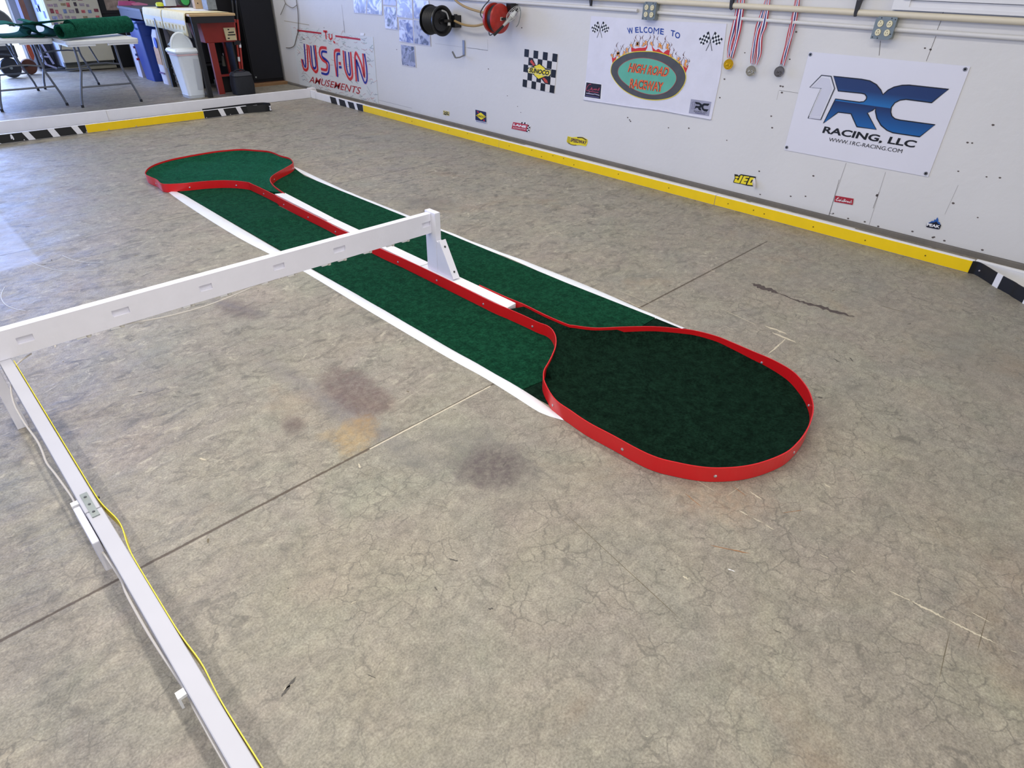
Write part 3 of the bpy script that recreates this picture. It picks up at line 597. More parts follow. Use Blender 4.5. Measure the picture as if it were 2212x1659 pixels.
cp = [(0.1344,2.6636,0.27),(0.0917,2.6268,0.27),(0.0638,2.5793,0.27)] + [(0.0439,2.5689,0.24),(0.0256,2.4815,0.24),(0.016,2.3843,0.24),(0.0148,2.306,0.24),(0.0168,2.2215,0.24),(0.0225,2.1181,0.24),(0.0212,2.0449,0.24)] + [(0.017,1.9876,0.23),(0.0218,1.9201,0.23),(0.0269,1.8333,0.23),(0.0299,1.7706,0.23)] + [(0.0281,1.7349,0.235),(0.0206,1.6881,0.235),(0.0195,1.6326,0.235),(0.0219,1.5758,0.235),(0.0269,1.5229,0.235),(0.0315,1.4637,0.235),(0.0341,1.4045,0.235),(0.0345,1.3575,0.235)]
cp = [Vector(p) for p in cp] + [Vector((0.030, y, 0.24)) for y in (1.30, 1.15)] + [Vector(p) for p in [(0.037,0.9629,0.25),(0.0353,0.916,0.25),(0.0347,0.869,0.25),(0.0341,0.824,0.25),(0.0342,0.7826,0.25),(0.034,0.6996,0.25)]]
c_ = MB(); c_.tube(smooth_path(cp, 5), 0.0032, CABLE, 8)
obj('cable', c_, None, label='pale grey cable drooping along the camera-left side of the long rail', cat='cable', group='pale cables of the timing beam')
for yy in (1.675, 0.94):
    k = MB(); k.box((RX0-0.009, yy, RZ1-0.014), (0.017, 0.018, 0.008), PLASTIC_W); k.box((RX0-0.0155, yy, RZ1-0.033), (0.005, 0.016, 0.028), PLASTIC_W); obj('cable_clip', k, t)
c_ = MB(); c_.tube(smooth_path([(0.46, 2.645, 0.285), (0.60, 2.63, 0.272), (0.76, 2.625, 0.268), (0.90, 2.63, 0.276), (1.02, 2.64, 0.286), (1.12, 2.645, 0.284)], 6), 0.003, CABLE, 8)
obj('cable', c_, None, label='thin pale cable sagging below the middle of the slotted cross beam', cat='cable', group='pale cables of the timing beam')

# ---------------- border boards ----------------
def facestrip(mb, p0, p1, z0, z1, m, off=0.0012):
    a, b = Vector((p0[0], p0[1])), Vector((p1[0], p1[1])); d = (b-a).normalized(); nn = Vector((d.y, -d.x))*off
    mb.add([(a.x+nn.x, a.y+nn.y, z0), (b.x+nn.x, b.y+nn.y, z0), (b.x+nn.x, b.y+nn.y, z1), (a.x+nn.x, a.y+nn.y, z1)], [(0, 1, 2, 3)], m)
def board_x(x, y0, y1, h, label, face, th=0.036, group='painted boards along the wall', screws=()):
    t = thing('border_board', label, 'board', (x, (y0+y1)/2, 0), group)
    b = MB(); b.bx(x+0.0015, x+th, y0, y1, 0, h, WHITE_PAINT); obj('board', b, t, bevel=0.002)
    f = MB(); f.bx(x-0.001, x+0.0015, y0, y1, 0.003, h-0.003, face); obj('painted_face', f, t)
    for yy, zz in screws:
        s_ = MB(); s_.lathe([(0.0045, 0), (0.0045, -0.002), (0, -0.003)], DARK_SCREW, loc=(x-0.001, yy, zz), axis='X', n=8); obj('screw', s_, t)
HY = 0.079
sc = [(4.53,4.2633,0.0701),(4.53,3.8546,0.0812),(4.53,3.9877,0.0859),(4.53,4.5751,0.0455),(4.53,2.1682,0.0396),(4.53,1.958,0.0408),(4.53,1.8714,0.0343),(4.53,1.5022,0.0336),(4.53,1.1484,0.0348),(4.53,0.7782,0.0378),(4.53,3.2207,0.0474),(4.53,2.7047,0.0415),(4.53,4.1322,0.0255),(4.53,3.7255,0.0272),(4.53,5.2013,0.0991),(4.53,4.9572,0.0383),(4.53,5.5222,0.0437),(4.53,6.261,0.0578),(4.53,6.1669,0.0369),(4.53,6.6503,0.0781)]
def scr(a, b): return [(p[1], min(0.06, max(0.02, p[2]))) for p in sc if a < p[1] < b]
board_x(4.53, 0.52, 2.28, HY, 'yellow-faced border board at the right end of the wall row', YELLOW, screws=scr(0.52, 2.28))
board_x(4.53, 2.285, 4.72, HY, 'yellow-faced border board in the middle of the wall row, below the checkered stickers', YELLOW, screws=scr(2.285, 4.72))
board_x(4.53, 4.725, 7.16, HY, 'yellow-faced border board at the far end of the wall row, by the signed poster', YELLOW, screws=scr(4.725, 7.16))
# striped board far right corner
t = thing('border_board', 'short black and white striped border board under the signed poster', 'board', (4.53, 7.7, 0), 'painted boards along the wall')
b = MB(); b.bx(4.5315, 4.566, 7.165, 8.30, 0, 0.082, WHITE_PAINT); obj('board', b, t, bevel=0.002)
st = [(7.9305,0.0829),(7.794,0.0774),(7.7634,-0.0161),(7.9103,-0.0147),(7.716,0.0784),(7.5799,0.0735),(7.5482,-0.0158),(7.7001,-0.0166),(7.5096,0.0738),(7.3765,0.0735),(7.3484,-0.0168),(7.4778,-0.0151),(7.3077,0.0765),(7.1679,0.0794),(7.1693,-0.0093),(7.2796,-0.0142)]
for i in range(0, 16, 4): f = MB(); f.prism([(p[0], min(0.08, max(0.002, p[1]))) for p in st[i:i+4]], wallf, 4.529, 4.5315, BLACK); obj('black_stripe', f, t)
# white boards at the back
mb = MB(); mb.bx(2.02, 4.56, 8.435, 8.472, 0, 0.112, WHITE_PAINT); obj('border_board', mb, label='white border board at the back, right length reaching the wall corner', cat='board', group='white boards across the back', bevel=0.002)
mb = MB(); mb.bx(-1.0, 2.016, 8.425, 8.462, 0, 0.115, WHITE_PAINT); obj('border_board', mb, label='white border board at the back, left length below the folding tables', cat='board', group='white boards across the back', bevel=0.002)
mb = MB(); mb.bx(4.53, 4.564, 8.305, 8.432, 0, 0.095, WHITE_PAINT); obj('corner_board', mb, label='short white board closing the far corner beside the striped board', cat='board', bevel=0.002)
mb = MB(); mb.bx(4.58, 4.66, 8.50, 8.60, 0.0, 0.10, WHITE_PAINT); obj('wood_block', mb, label='small white block behind the far corner of the white boards', cat='block')
# front barrier: black-white, yellow, black-white with a folded back end
Y0 = 7.93
t = thing('front_barrier', 'low back barrier, yellow middle with black and white striped ends', 'barrier', (2.2, Y0, 0))
b = MB(); b.bx(-0.6, 3.40, Y0+0.0015, Y0+0.030, 0, 0.082, WHITE_PAINT); obj('board', b, t, bevel=0.002)
f = MB(); f.bx(1.668, 2.880, Y0-0.001, Y0+0.0015, 0.003, 0.080, YELLOW); obj('yellow_face', f, t)
f = MB(); f.bx(-0.6, 1.665, Y0-0.001, Y0+0.0015, 0.003, 0.080, BLACK); obj('black_face', f, t)
f = MB(); f.bx(2.883, 3.40, Y0-0.001, Y0+0.0015, 0.003, 0.080, BLACK); obj('black_face', f, t)
st = [(1.1109,0.0844),(1.1672,0.0854),(1.2035,-0.0052),(1.1463,-0.0057),(1.3282,0.0882),(1.3863,0.0876),(1.4195,-0.0006),(1.3562,-0.0006),(1.5369,0.0918),(1.5971,0.093),(1.6267,0.0005),(1.5727,-0.0011)]
for i in range(0, 12, 4): f = MB(); f.prism([(p[0], min(0.08, max(0.003, p[1]))) for p in st[i:i+4]], backf, Y0-0.0022, Y0-0.001, WHITE_PAINT); obj('white_stripe', f, t)
f = MB(); f.prism([(0.85, 0.003), (0.92, 0.003), (0.89, 0.02), (0.86, 0.02)], backf, Y0-0.0022, Y0-0.001, WHITE_PAINT)
obj('white_stripe', f, t)
st = [(3.0518,0.0869),(3.1133,0.0876),(3.1364,-0.003),(3.0791,-0.0038),(3.2641,0.0872),(3.3206,0.0877),(3.3484,-0.0029),(3.2921,-0.004),(3.4768,0.0882),(3.5296,0.0874),(3.5628,-0.006),(3.5041,-0.0042)]
for i in range(0, 12, 4): f = MB(); f.prism([(p[0], min(0.08, max(0.003, p[1]))) for p in st[i:i+4]], backf, Y0-0.0022, Y0-0.001, WHITE_PAINT); obj('white_stripe', f, t)
pe = smooth2([(3.40, Y0), (3.52, 7.90), (3.62, 7.875), (3.685, 7.90), (3.69, 7.96), (3.64, 8.03), (3.45, 8.06), (3.20, 8.055), (2.92, 8.05)], 5)
b = MB(); b.ribbon(pe, 0.003, 0.082, 0.005, BLACK); obj('folded_end', b, t)
for txt_pts in ([(3.6469,0.063),(3.6721,0.0641),(3.6626,0.0347),(3.673,0.0164),(3.6554,0.0107),(3.65,0.0265),(3.6582,0.0447)], [(1.0121,0.0731),(1.0241,0.074),(1.0309,0.0483),(1.0316,0.0258),(1.0201,0.0224),(1.0196,0.0374),(1.0063,0.0309),(1.0086,0.0513)]):
    m_ = MB(); m_.prism(txt_pts, backf, (7.862 if txt_pts[0][0] > 3 else 7.9268), (7.870 if txt_pts[0][0] > 3 else 7.9278), WHITE_PAINT); obj('white_mark', m_, t)
for p in [(2.9023,0.0084),(3.1849,0.01),(3.4138,0.0086)] + [(1.1087,0.0113),(1.6597,0.0128),(2.1406,0.0107),(1.8691,0.0106)]:
    s_ = MB(); s_.lathe([(0.006, 0), (0.006, -0.002), (0, -0.003)], SCREW, loc=(p[0], Y0-0.0022, p[1]), axis='Y', n=8); obj('screw', s_, t)
# curved black and white band at the right edge
top = [(4.5283,0.5258,0.079),(4.5355,0.4899,0.079),(4.4904,0.4354,0.079),(4.4326,0.376,0.079),(4.3945,0.3293,0.079),(4.3504,0.2723,0.079),(4.3005,0.2211,0.079)]
cp = smooth2(xy(top)+[(4.10, -0.02), (3.90, -0.2), (3.66, -0.36)], 6)
t = thing('curved_band', 'curved black and white striped band at the right edge of the picture', 'band', (4.3, 0.2, 0))
b = MB(); b.ribbon(cp, 0.002, 0.079, 0.005, BLACK); obj('band', b, t)
def arc_slice(path, s0, s1):
    out = []; L_ = 0
    for a, b_ in zip(path, path[1:]):
        l = math.dist(a, b_)
        for k in range(8):
            s = L_+l*k/8
            if s0 <= s <= s1: out.append((a[0]+(b_[0]-a[0])*k/8, a[1]+(b_[1]-a[1])*k/8))
        L_ += l
    return out
for s0, s1 in ((0.196, 0.240), (0.430, 0.475), (0.66, 0.70)):
    w_ = arc_slice(cp, s0, s1)
    if len(w_) > 1: f = MB(); f.ribbon(w_, 0.001, 0.080, 0.008, WHITE_PAINT); obj('white_stripe', f, t)
s_ = MB(); s_.lathe([(0.005, 0), (0.005, -0.002), (0, -0.003)], SCREW, loc=(4.490, 0.47, 0.045), axis='X', n=8); obj('screw', s_, t)
mb = MB(); mb.bx(4.545, 4.58, -2.0, 0.515, 0, 0.082, WHITE_PAINT); obj('border_board', mb, label='plain white border board behind the curved striped band', cat='board', bevel=0.002)
mb = MB(); mb.bx(4.70, 4.78, 1.30, 2.10, 0, 0.018, mat('#D6D2CC', 0.6)); obj('loose_lath', mb, label='white lath lying behind the yellow board below the oval red sticker', cat='lath', group='loose white laths behind the boards')
mb = MB(); mb.bx(4.76, 4.80, 2.15, 4.6, 0, 0.014, mat('#D6D2CC', 0.6)); obj('loose_lath', mb, label='long thin white lath lying behind the middle yellow board', cat='lath', group='loose white laths behind the boards')

# ---------------- printed things on the wall ----------------
INK = mat('#0B0C10', 0.4, var=0); PW = mat('#EFEFF2', 0.4, var=0); YL = mat('#F0DB2A', 0.4, var=0.02); NAVY = mat('#15204E', 0.4, var=0); RD = mat('#C8242C', 0.4, var=0)
def lay(k): return 4.8855-0.0009*k
def wthing(name, label, cat, pts, group=None):
    c = cen(pts); return thing(name, label, cat, (4.888, c[0], min(p[1] for p in pts)), group)
def sheetobj(t, pts, m, name='sheet', k=0, th=0.0025):
    b = MB(); b.prism(pts, wallf, lay(k), lay(k)+th, m); obj(name, b, t)
# --- big racing banner ---
BAN = mat('#DEDDE6', 0.28, var=0.025, vscale=3, bump=0.08, bscale=6)
q = [(1.9895,1.0713),(1.0046,1.0745),(1.0012,0.4219),(1.9906,0.4167)]
t = wthing('banner', 'large white vinyl banner with blue racing logo on the right wall', 'banner', q)
sheetobj(t, q, BAN)
def logo_blue():
    m = bpy.data.materials.new('logo_blue_gradient_print'); m.use_nodes = True; nt = m.node_tree; b = nt.nodes['Principled BSDF']; b.inputs['Roughness'].default_value = 0.3
    g = nt.nodes.new('ShaderNodeNewGeometry'); s_ = nt.nodes.new('ShaderNodeSeparateXYZ'); nt.links.new(g.outputs['Position'], s_.inputs[0])
    mr = nt.nodes.new('ShaderNodeMapRange'); z = [(1.7457,0.9415),(1.46,0.7926),(1.5325,0.6516)]
    mr.inputs['From Min'].default_value = z[0][1]; mr.inputs['From Max'].default_value = z[2][1]; nt.links.new(s_.outputs['Z'], mr.inputs['Value'])
    mid = (z[0][1]-z[1][1])/(z[0][1]-z[2][1])
    r = nt.nodes.new('ShaderNodeValToRGB'); e = r.color_ramp.elements
    e[0].position = 0; e[0].color = lin('#1B3160'); e[1].position = 1; e[1].color = lin('#1560A4')
    a = e.new(mid*0.45); a.color = lin('#1B3566'); a = e.new(mid-0.005); a.color = lin('#1F6CAE'); a = e.new(mid+0.005); a.color = lin('#182A58')
    nt.links.new(mr.outputs[0], r.inputs[0]); nt.links.new(r.outputs[0], b.inputs['Base Color']); return m
RC = [(1.7806,0.9397),(1.5929,0.9413),(1.54,0.9374),(1.4929,0.9203),(1.4548,0.8915),(1.4339,0.8667),(1.4126,0.8965),(1.3828,0.918),(1.3393,0.9336),(1.2992,0.9394),(1.0718,0.9415),(1.1374,0.8565),(1.2883,0.8566),(1.3217,0.8475),(1.3462,0.8292),(1.358,0.8002),(1.3522,0.7702),(1.337,0.7476),(1.3141,0.7354),(1.2819,0.7321),(1.0729,0.7348),(1.1347,0.6516),(1.2974,0.6501),(1.3386,0.6594),(1.3852,0.6839),(1.4239,0.7225),(1.4471,0.7632),(1.4516,0.7825),(1.4645,0.767),(1.4932,0.7454),(1.4044,0.6541),(1.5325,0.6516),(1.5955,0.7264),(1.6816,0.724),(1.7595,0.64),(1.7249,0.8035),(1.5648,0.8038),(1.5373,0.8105),(1.5265,0.8274),(1.5295,0.8426),(1.5457,0.8561),(1.5661,0.8585),(1.7222,0.8547)]
ONE = [(1.8617,0.9375),(1.7958,0.9375),(1.7501,0.8672),(1.7841,0.6597),(1.8756,0.6564),(1.841,0.8566),(1.9211,0.8543)]
b = MB(); poly(b, RC, lay(2), logo_blue()); stroke(b, RC, 0.0065, lay(3), INK, closed=True)
poly(b, ONE, lay(2), mat('#CFCFDC', 0.3, var=0)); stroke(b, ONE, 0.006, lay(3), INK, closed=True)
i_ = [(c[0]*0.86+cen(ONE)[0]*0.14, c[1]*0.9+cen(ONE)[1]*0.1) for c in ONE]; stroke(b, i_, 0.004, lay(4), PW, closed=True)
obj('logo', b, t)
b = MB(); q2 = [(1.7506,0.5792),(1.1425,0.5831),(1.7455,0.6219)]; text(b, 'RACING, LLC', q2[0], q2[1], q2[2], lay(2), INK, bold=0.03)
q2 = [(1.6912,0.5303),(1.2047,0.536),(1.6908,0.5549)]; text(b, 'WWW.1RC-RACING.COM', q2[0], q2[1], q2[2], lay(2), INK, bold=0.0)
obj('lettering', b, t)
for p in [(1.9756,1.0552),(1.0259,1.0572),(1.0218,0.4405),(1.9752,0.4376)]:
    g = MB(); g.lathe([(0.011, 0), (0.011, -0.003), (0.005, -0.003), (0.004, -0.001)], mat('#77777A', 0.4, metal=0.7), loc=(4.885, p[0], p[1]), axis='X', n=16); g.lathe([(0.0045, -0.0012), (0, -0.0012)], INK, loc=(4.885, p[0], p[1]), axis='X', n=10); obj('grommet', g, t)

# --- welcome banner ---
q = [(3.9503,1.1838),(3.2375,1.1866),(2.6527,1.1999),(2.6251,0.8662),(2.6281,0.7137),(2.6342,0.5372),(2.8852,0.5371),(3.1194,0.5383),(3.3982,0.5256),(3.6605,0.5201),(3.9623,0.5145),(3.9552,0.6827)]
t = wthing('welcome_banner', 'white cloth welcome banner with flaming oval tyre artwork on the wall', 'banner', q)
sheetobj(t, q, mat('#DCDBE6', 0.6, var=0.05, vscale=9, bump=0.4, bscale=14))
e = [(3.9623,0.5145),(3.6605,0.5201),(3.3982,0.5256),(3.1194,0.5383),(2.8852,0.5371),(2.6342,0.5372)]
b = MB(); stroke(b, [(p[0], p[1]-0.003) for p in smooth2(e)], 0.006, 4.884, mat('#E4E3EC', 0.6, var=0)); 
b = MB(); b.tube([(4.882, p[0], p[1]) for p in smooth2(e)], 0.004, mat('#D8D7E2', 0.6, var=0.03), 6); obj('hem', b, t)
b = MB()
for ch, a in (('W', [(3.5382,1.0758),(3.4819,1.0813),(3.5546,1.1183)]), ('E', [(3.4644,1.0882),(3.4296,1.0917),(3.474,1.1278)]), ('L', [(3.4193,1.0924),(3.3884,1.0933),(3.4302,1.1345)]), ('C', [(3.382,1.0925),(3.3446,1.095),(3.3907,1.1352)]),
              ('O', [(3.3382,1.0943),(3.2931,1.095),(3.3462,1.1368)]), ('M', [(3.2881,1.0931),(3.2355,1.0921),(3.2882,1.1376)]), ('E', [(3.2222,1.0942),(3.1876,1.092),(3.2259,1.1358)]),
              ('T', [(3.1218,1.0898),(3.0824,1.0859),(3.1252,1.1311)]), ('O', [(3.0797,1.0795),(3.033,1.0739),(3.0819,1.1213)])):
    text(b, ch, a[0], a[1], a[2], lay(2), mat('#0F3F9A', 0.5, var=0), bold=0.0 if ch == 'M' else 0.02)
obj('lettering', b, t)
FD = mat('#5E3034', 0.5, var=0.1); FR = mat('#CE2B2B', 0.5, var=0.06); FO = mat('#E8963A', 0.5, var=0.05); FW = mat('#DCDBE6', 0.6, var=0)
def tongue(mb, base, tip, wd, lean):
    bx_, tp = Vector(base), Vector(tip); ax = tp-bx_; nn = Vector((-ax.y, ax.x)).normalized(); L_, R_s = [], []
    for i in range(15):
        s = i/14; c = bx_+ax*s+nn*lean*math.sin(s*math.pi*2.0)*wd*0.9; wv = wd*(math.sin(math.pi*min(1, s*1.35+0.18))**1.0 if s < 0.55 else 0.28*(1-s)/0.45+0.02)
        wv = max(wv, wd*0.03); L_.append(c+nn*wv); R_s.append(c-nn*wv)
    poly(mb, L_+R_s[::-1], lay(2), FD)
    I = [cc for cc in L_[:10]]; J = [cc for cc in R_s[:10]]
    poly(mb, [p*0.72+cen2*0.28 for p, cen2 in zip(I, [(a+b_)/2 for a, b_ in zip(I, J)])]+[p*0.72+cen2*0.28 for p, cen2 in list(zip(J, [(a+b_)/2 for a, b_ in zip(I, J)]))[::-1]], lay(3), FW)
    I = L_[:6]; J = R_s[:6]; M_ = [(a+b_)/2 for a, b_ in zip(I, J)]
    poly(mb, [p*0.5+c_*0.5 for p, c_ in zip(I, M_)]+[p*0.5+c_*0.5 for p, c_ in list(zip(J, M_))[::-1]], lay(4), FO)
b = MB()
G = [([(3.6678,0.8877),(3.6364,0.9001),(3.6037,0.9014),(3.567,0.9158),(3.5195,0.9372)], [(3.6671,0.9578),(3.6273,1.009),(3.6061,0.9854),(3.5621,1.0013),(3.5024,1.0238)]),
     ([(3.4761,0.9799),(3.4423,0.9919),(3.4136,0.991),(3.3802,0.9937),(3.3362,1.0063)], [(3.4782,1.0477),(3.4425,1.0777),(3.4228,1.0729),(3.3738,1.0808),(3.3213,1.0889)]),
     ([(3.2744,1.008),(3.2218,1),(3.1838,0.991),(3.145,0.9987),(3.1151,0.9876)], [(3.293,1.0908),(3.2308,1.0831),(3.1786,1.072),(3.1552,1.0912),(3.112,1.0443)]),
     ([(3.0774,0.9398),(3.0289,0.9201),(2.9869,0.8954),(2.9547,0.9),(2.931,0.8782)], [(3.0871,1.0107),(3.0364,0.9881),(2.9866,0.9716),(2.9661,0.9939),(2.9271,0.9472)])]
for bs, ts in G:
    for i, (a_, c_) in enumerate(zip(bs, ts)): tongue(b, a_, c_, 0.017, 1 if i % 2 else -1)
for pl in ([(3.6827,0.8896),(3.6588,0.882),(3.6364,0.9001),(3.6348,0.8729),(3.669,0.8405)], [(3.4935,0.9941),(3.4735,0.977),(3.447,0.9729),(3.4121,0.9819),(3.3807,0.9844),(3.3439,0.9904),(3.3279,1.0191),(3.329,0.9885),(3.3434,0.9628),(3.484,0.9474)],
           [(3.2922,1.0157),(3.2717,0.9931),(3.2422,0.9772),(3.2202,0.9911),(3.1981,0.9808),(3.1669,0.9653),(3.1425,0.9854),(3.1056,1.0003),(3.1117,0.9489),(3.194,0.9585),(3.2678,0.9635)], [(2.9688,0.8926),(2.9449,0.8799),(2.9163,0.9006),(2.9326,0.8388)],
           [(3.6151,0.9084),(3.5942,0.9038),(3.6097,0.8864)], [(3.0049,0.9073),(2.9757,0.898),(2.9804,0.8825)]):
    poly(b, pl, lay(1), FR)
obj('flame_print', b, t)
O_ = smooth_path([(3.6784,0.7825),(3.6671,0.8398),(3.6227,0.8809),(3.5441,0.923),(3.4487,0.949),(3.3378,0.9623),(3.2359,0.9649),(3.1337,0.9534),(3.0455,0.9268),(2.9697,0.8824),(2.9305,0.8346),(2.9213,0.7893),(2.94,0.7344),(2.9888,0.675),(3.0661,0.6351),(3.1725,0.6104),(3.2934,0.6031),(3.4126,0.6165),(3.5199,0.648),(3.6049,0.6954),(3.6551,0.7407)], 4, True)
I_ = smooth_path([(3.6003,0.7841),(3.5886,0.8225),(3.5353,0.8644),(3.4567,0.8957),(3.3534,0.9121),(3.2498,0.9113),(3.1532,0.8939),(3.0705,0.861),(3.0171,0.8198),(3.0081,0.7739),(3.0364,0.7232),(3.0903,0.6807),(3.1721,0.6525),(3.2595,0.6448),(3.3599,0.6544),(3.4653,0.6828),(3.5479,0.7207),(3.5873,0.7542)], 4, True)
b = MB(); poly(b, O_, lay(3.5), mat('#4C4D50', 0.6, var=0.18, vscale=14)); stroke(b, O_, 0.005, lay(4), YL, closed=True)
poly(b, I_, lay(4.2), mat('#5FAF98', 0.6, var=0.10, vscale=10)); stroke(b, I_, 0.0035, lay(5), mat('#B0504C', 0.5, var=0), closed=True)
obj('oval_emblem', b, t)
OR = mat('#E8683A', 0.5, var=0)
for txt, a in (('HIGH ROAD', [(3.4964,0.7915),(3.0963,0.795),(3.4782,0.8636)]), ('RACEWAY', [(3.4592,0.6709),(3.1226,0.6768),(3.4566,0.7462)])):
    b = MB(); text(b, txt, a[0], a[1], a[2], lay(5), mat('#5A2A22', 0.5, var=0), bold=0.055); text(b, txt, a[0], a[1], a[2], lay(6), OR, bold=0.015); obj('emblem_lettering', b, t)
def flag(mb, poles, quads, s=0.004):
    for pl in poles: stroke(mb, pl, s, lay(2), INK)
    for qd in quads: poly(mb, qd, lay(2), PW); checks(mb, qd, 5, 4, lay(3), INK); 
b = MB(); flag(b, [[(3.8644,1.0235),(3.8118,1.1486)], [(3.8092,1.0274),(3.8663,1.1456)]], [[(3.8666,1.1479),(3.9331,1.0978),(3.9126,1.0537),(3.841,1.0837)], [(3.8103,1.1511),(3.7399,1.1068),(3.76,1.0639),(3.8305,1.0844)]])
obj('crossed_flags', b, t)
b = MB(); flag(b, [[(2.7851,1.0107),(2.7347,1.1439)], [(2.7329,1.015),(2.7898,1.1414)]], [[(2.7898,1.1414),(2.8614,1.0889),(2.8338,1.0422),(2.7648,1.0782)], [(2.7347,1.1439),(2.6605,1.1006),(2.6846,1.0511),(2.7567,1.0788)]])
obj('crossed_flags', b, t)
qd = [(3.9421,0.6608),(3.7683,0.6622),(3.7665,0.5439),(3.9498,0.5402)]; w4 = [(3.9515,0.6676),(3.7592,0.6658),(3.7561,0.5382),(3.9617,0.5343)]
b = MB(); poly(b, w4, lay(1), PW); poly(b, qd, lay(2), mat('#1C1826', 0.5, var=0.1))
a = [(3.9354,0.5907),(3.7876,0.6058),(3.9219,0.6465)]
for s_ in ([(3.8851,0.6472),(3.8954,0.6513),(3.916,0.6385),(3.9331,0.6138),(3.9336,0.5962),(3.9182,0.5928),(3.9001,0.6072)], [(3.873,0.6278),(3.8899,0.6049),(3.8762,0.6135),(3.8673,0.6215),(3.8703,0.6055),(3.8512,0.6095),(3.8474,0.6186),(3.8414,0.6089),(3.833,0.6203),(3.8268,0.6089),(3.816,0.6206),(3.8078,0.6129),(3.8034,0.6359),(3.807,0.606),(3.7864,0.6344),(3.7927,0.6077)], [(3.9056,0.5907),(3.7909,0.5932)]):
    stroke(b, smooth_path(s_, 3), 0.0055, lay(3), mat('#B0455A', 0.5, var=0))
stroke(b, [(3.9357,0.5713),(3.8517,0.5727),(3.8326,0.5768),(3.7784,0.5712)], 0.006, lay(3), mat('#B9B4CC', 0.5, var=0)); stroke(b, [(3.9411,0.552),(3.7833,0.5523)], 0.005, lay(3), mat('#6A6496', 0.5, var=0))
stroke(b, [(3.9013,0.5965),(3.9016,0.5772)], 0.005, lay(3), mat('#A898B8', 0.5, var=0))
obj('sponsor_patch', b, t, plabel='black square patch with red script at the lower left of the banner')
qd = [(2.8445,0.6601),(2.6597,0.6628),(2.6579,0.557),(2.8442,0.5525)]
b = MB(); poly(b, qd, lay(1), mat('#9D9DB0', 0.4, var=0.08)); 
rc = [(2.8048,0.6452),(2.764,0.6449),(2.7507,0.6404),(2.7378,0.6334),(2.7253,0.6425),(2.7167,0.6449),(2.6713,0.6478),(2.6816,0.6297),(2.7118,0.6294),(2.7206,0.6245),(2.7217,0.6156),(2.7159,0.6064),(2.7077,0.6038),(2.6703,0.6058),(2.6843,0.587),(2.7072,0.5876),(2.7239,0.5941),(2.7334,0.6028),(2.7378,0.6122),(2.745,0.6068),(2.7318,0.588),(2.755,0.5885),(2.7688,0.603),(2.7856,0.6019),(2.7989,0.5875),(2.7928,0.6173),(2.76,0.6192),(2.7542,0.6244),(2.7622,0.6295),(2.7937,0.6291)]
poly(b, rc, lay(2), INK); stroke(b, [(2.8218,0.6411),(2.81,0.6439),(2.8029,0.6323),(2.8065,0.5903),(2.823,0.5867),(2.8208,0.6287),(2.8334,0.6295)], 0.003, lay(2), mat('#5C5A78', 0.5, var=0), closed=True)
a = [(2.7996,0.5722),(2.6803,0.5757),(2.799,0.5805)]; text(b, 'RACING, LLC', a[0], a[1], a[2], lay(2), INK); stroke(b, [(2.7879,0.565),(2.6937,0.5675)], 0.004, lay(2), mat('#3A365C', 0.5, var=0))
obj('sponsor_patch', b, t, plabel='grey patch with dark racing logo at the lower right of the banner')

# --- signed poster ---
q = [(9.3755,0.7869),(7.3382,0.7873),(7.3545,-0.0273),(9.3738,-0.0224)]
t = wthing('signed_poster', 'signature-covered white poster with large red and blue lettering, near corner', 'poster', q)
sheetobj(t, q, mat('#D9DBDA', 0.35, var=0.05, vscale=5))
b = MB(); PR = mat('#D23A3A', 0.4, var=0.05); PB = mat('#1D3596', 0.4, var=0.04); PP = mat('#E9BFC6', 0.4, var=0)
R_p = [[(8.9818,0.5803),(9.037,0.3303),(9.073,0.2641),(9.1328,0.2436),(9.1894,0.2673),(9.1988,0.3809)], [(8.9384,0.5744),(8.9551,0.338),(8.9124,0.2752),(8.8484,0.248),(8.7868,0.2829),(8.7754,0.355),(8.7617,0.588)], [(8.4651,0.5751),(8.5821,0.573),(8.6433,0.5518),(8.6747,0.4851),(8.6247,0.4249),(8.5338,0.3981),(8.5087,0.3616),(8.5503,0.3036),(8.6901,0.3019)],
       [(8.1301,0.5774),(8.2301,0.5692),(8.2758,0.537),(8.2949,0.4275),(8.2934,0.249)], [(8.2033,0.4179),(8.1466,0.4214)], [(8.0523,0.582),(8.0651,0.3772),(8.0188,0.278),(7.9626,0.2523),(7.8986,0.2952),(7.8889,0.3944),(7.8775,0.5791)], [(7.8154,0.2412),(7.7949,0.491),(7.7607,0.5759),(7.7247,0.5576),(7.6552,0.4606),(7.6155,0.3163),(7.5992,0.4658),(7.5955,0.5856)]]
B_p = [[(9.0595,0.5837),(9.1023,0.3242),(9.1422,0.2933),(9.1705,0.3757)], [(8.8811,0.5742),(8.9082,0.3425),(8.8695,0.2938),(8.8198,0.3224),(8.8114,0.4174),(8.8049,0.5847)], [(8.4665,0.5282),(8.5653,0.529),(8.6104,0.5089),(8.6097,0.4631),(8.5064,0.4264),(8.4555,0.3851),(8.4895,0.2891),(8.5656,0.2485),(8.6947,0.2513)],
       [(8.1371,0.5345),(8.1937,0.5297),(8.2263,0.4966),(8.2715,0.2448)], [(8.2058,0.3707),(8.1389,0.3772)], [(8.0084,0.5769),(8.0183,0.3817),(7.9816,0.3045),(7.9412,0.3222),(7.9348,0.3899),(7.9245,0.5751)], [(7.7702,0.2444),(7.7615,0.4505),(7.7592,0.4942),(7.7173,0.4286),(7.6545,0.2945),(7.6087,0.2463),(7.5575,0.2961),(7.542,0.4283),(7.558,0.5871)]]
for l in R_p+B_p: stroke(b, smooth_path(l, 5) if len(l) > 2 else l, 0.046, lay(1), PP)
for l in R_p: stroke(b, smooth_path(l, 5) if len(l) > 2 else l, 0.033, lay(3), PR)
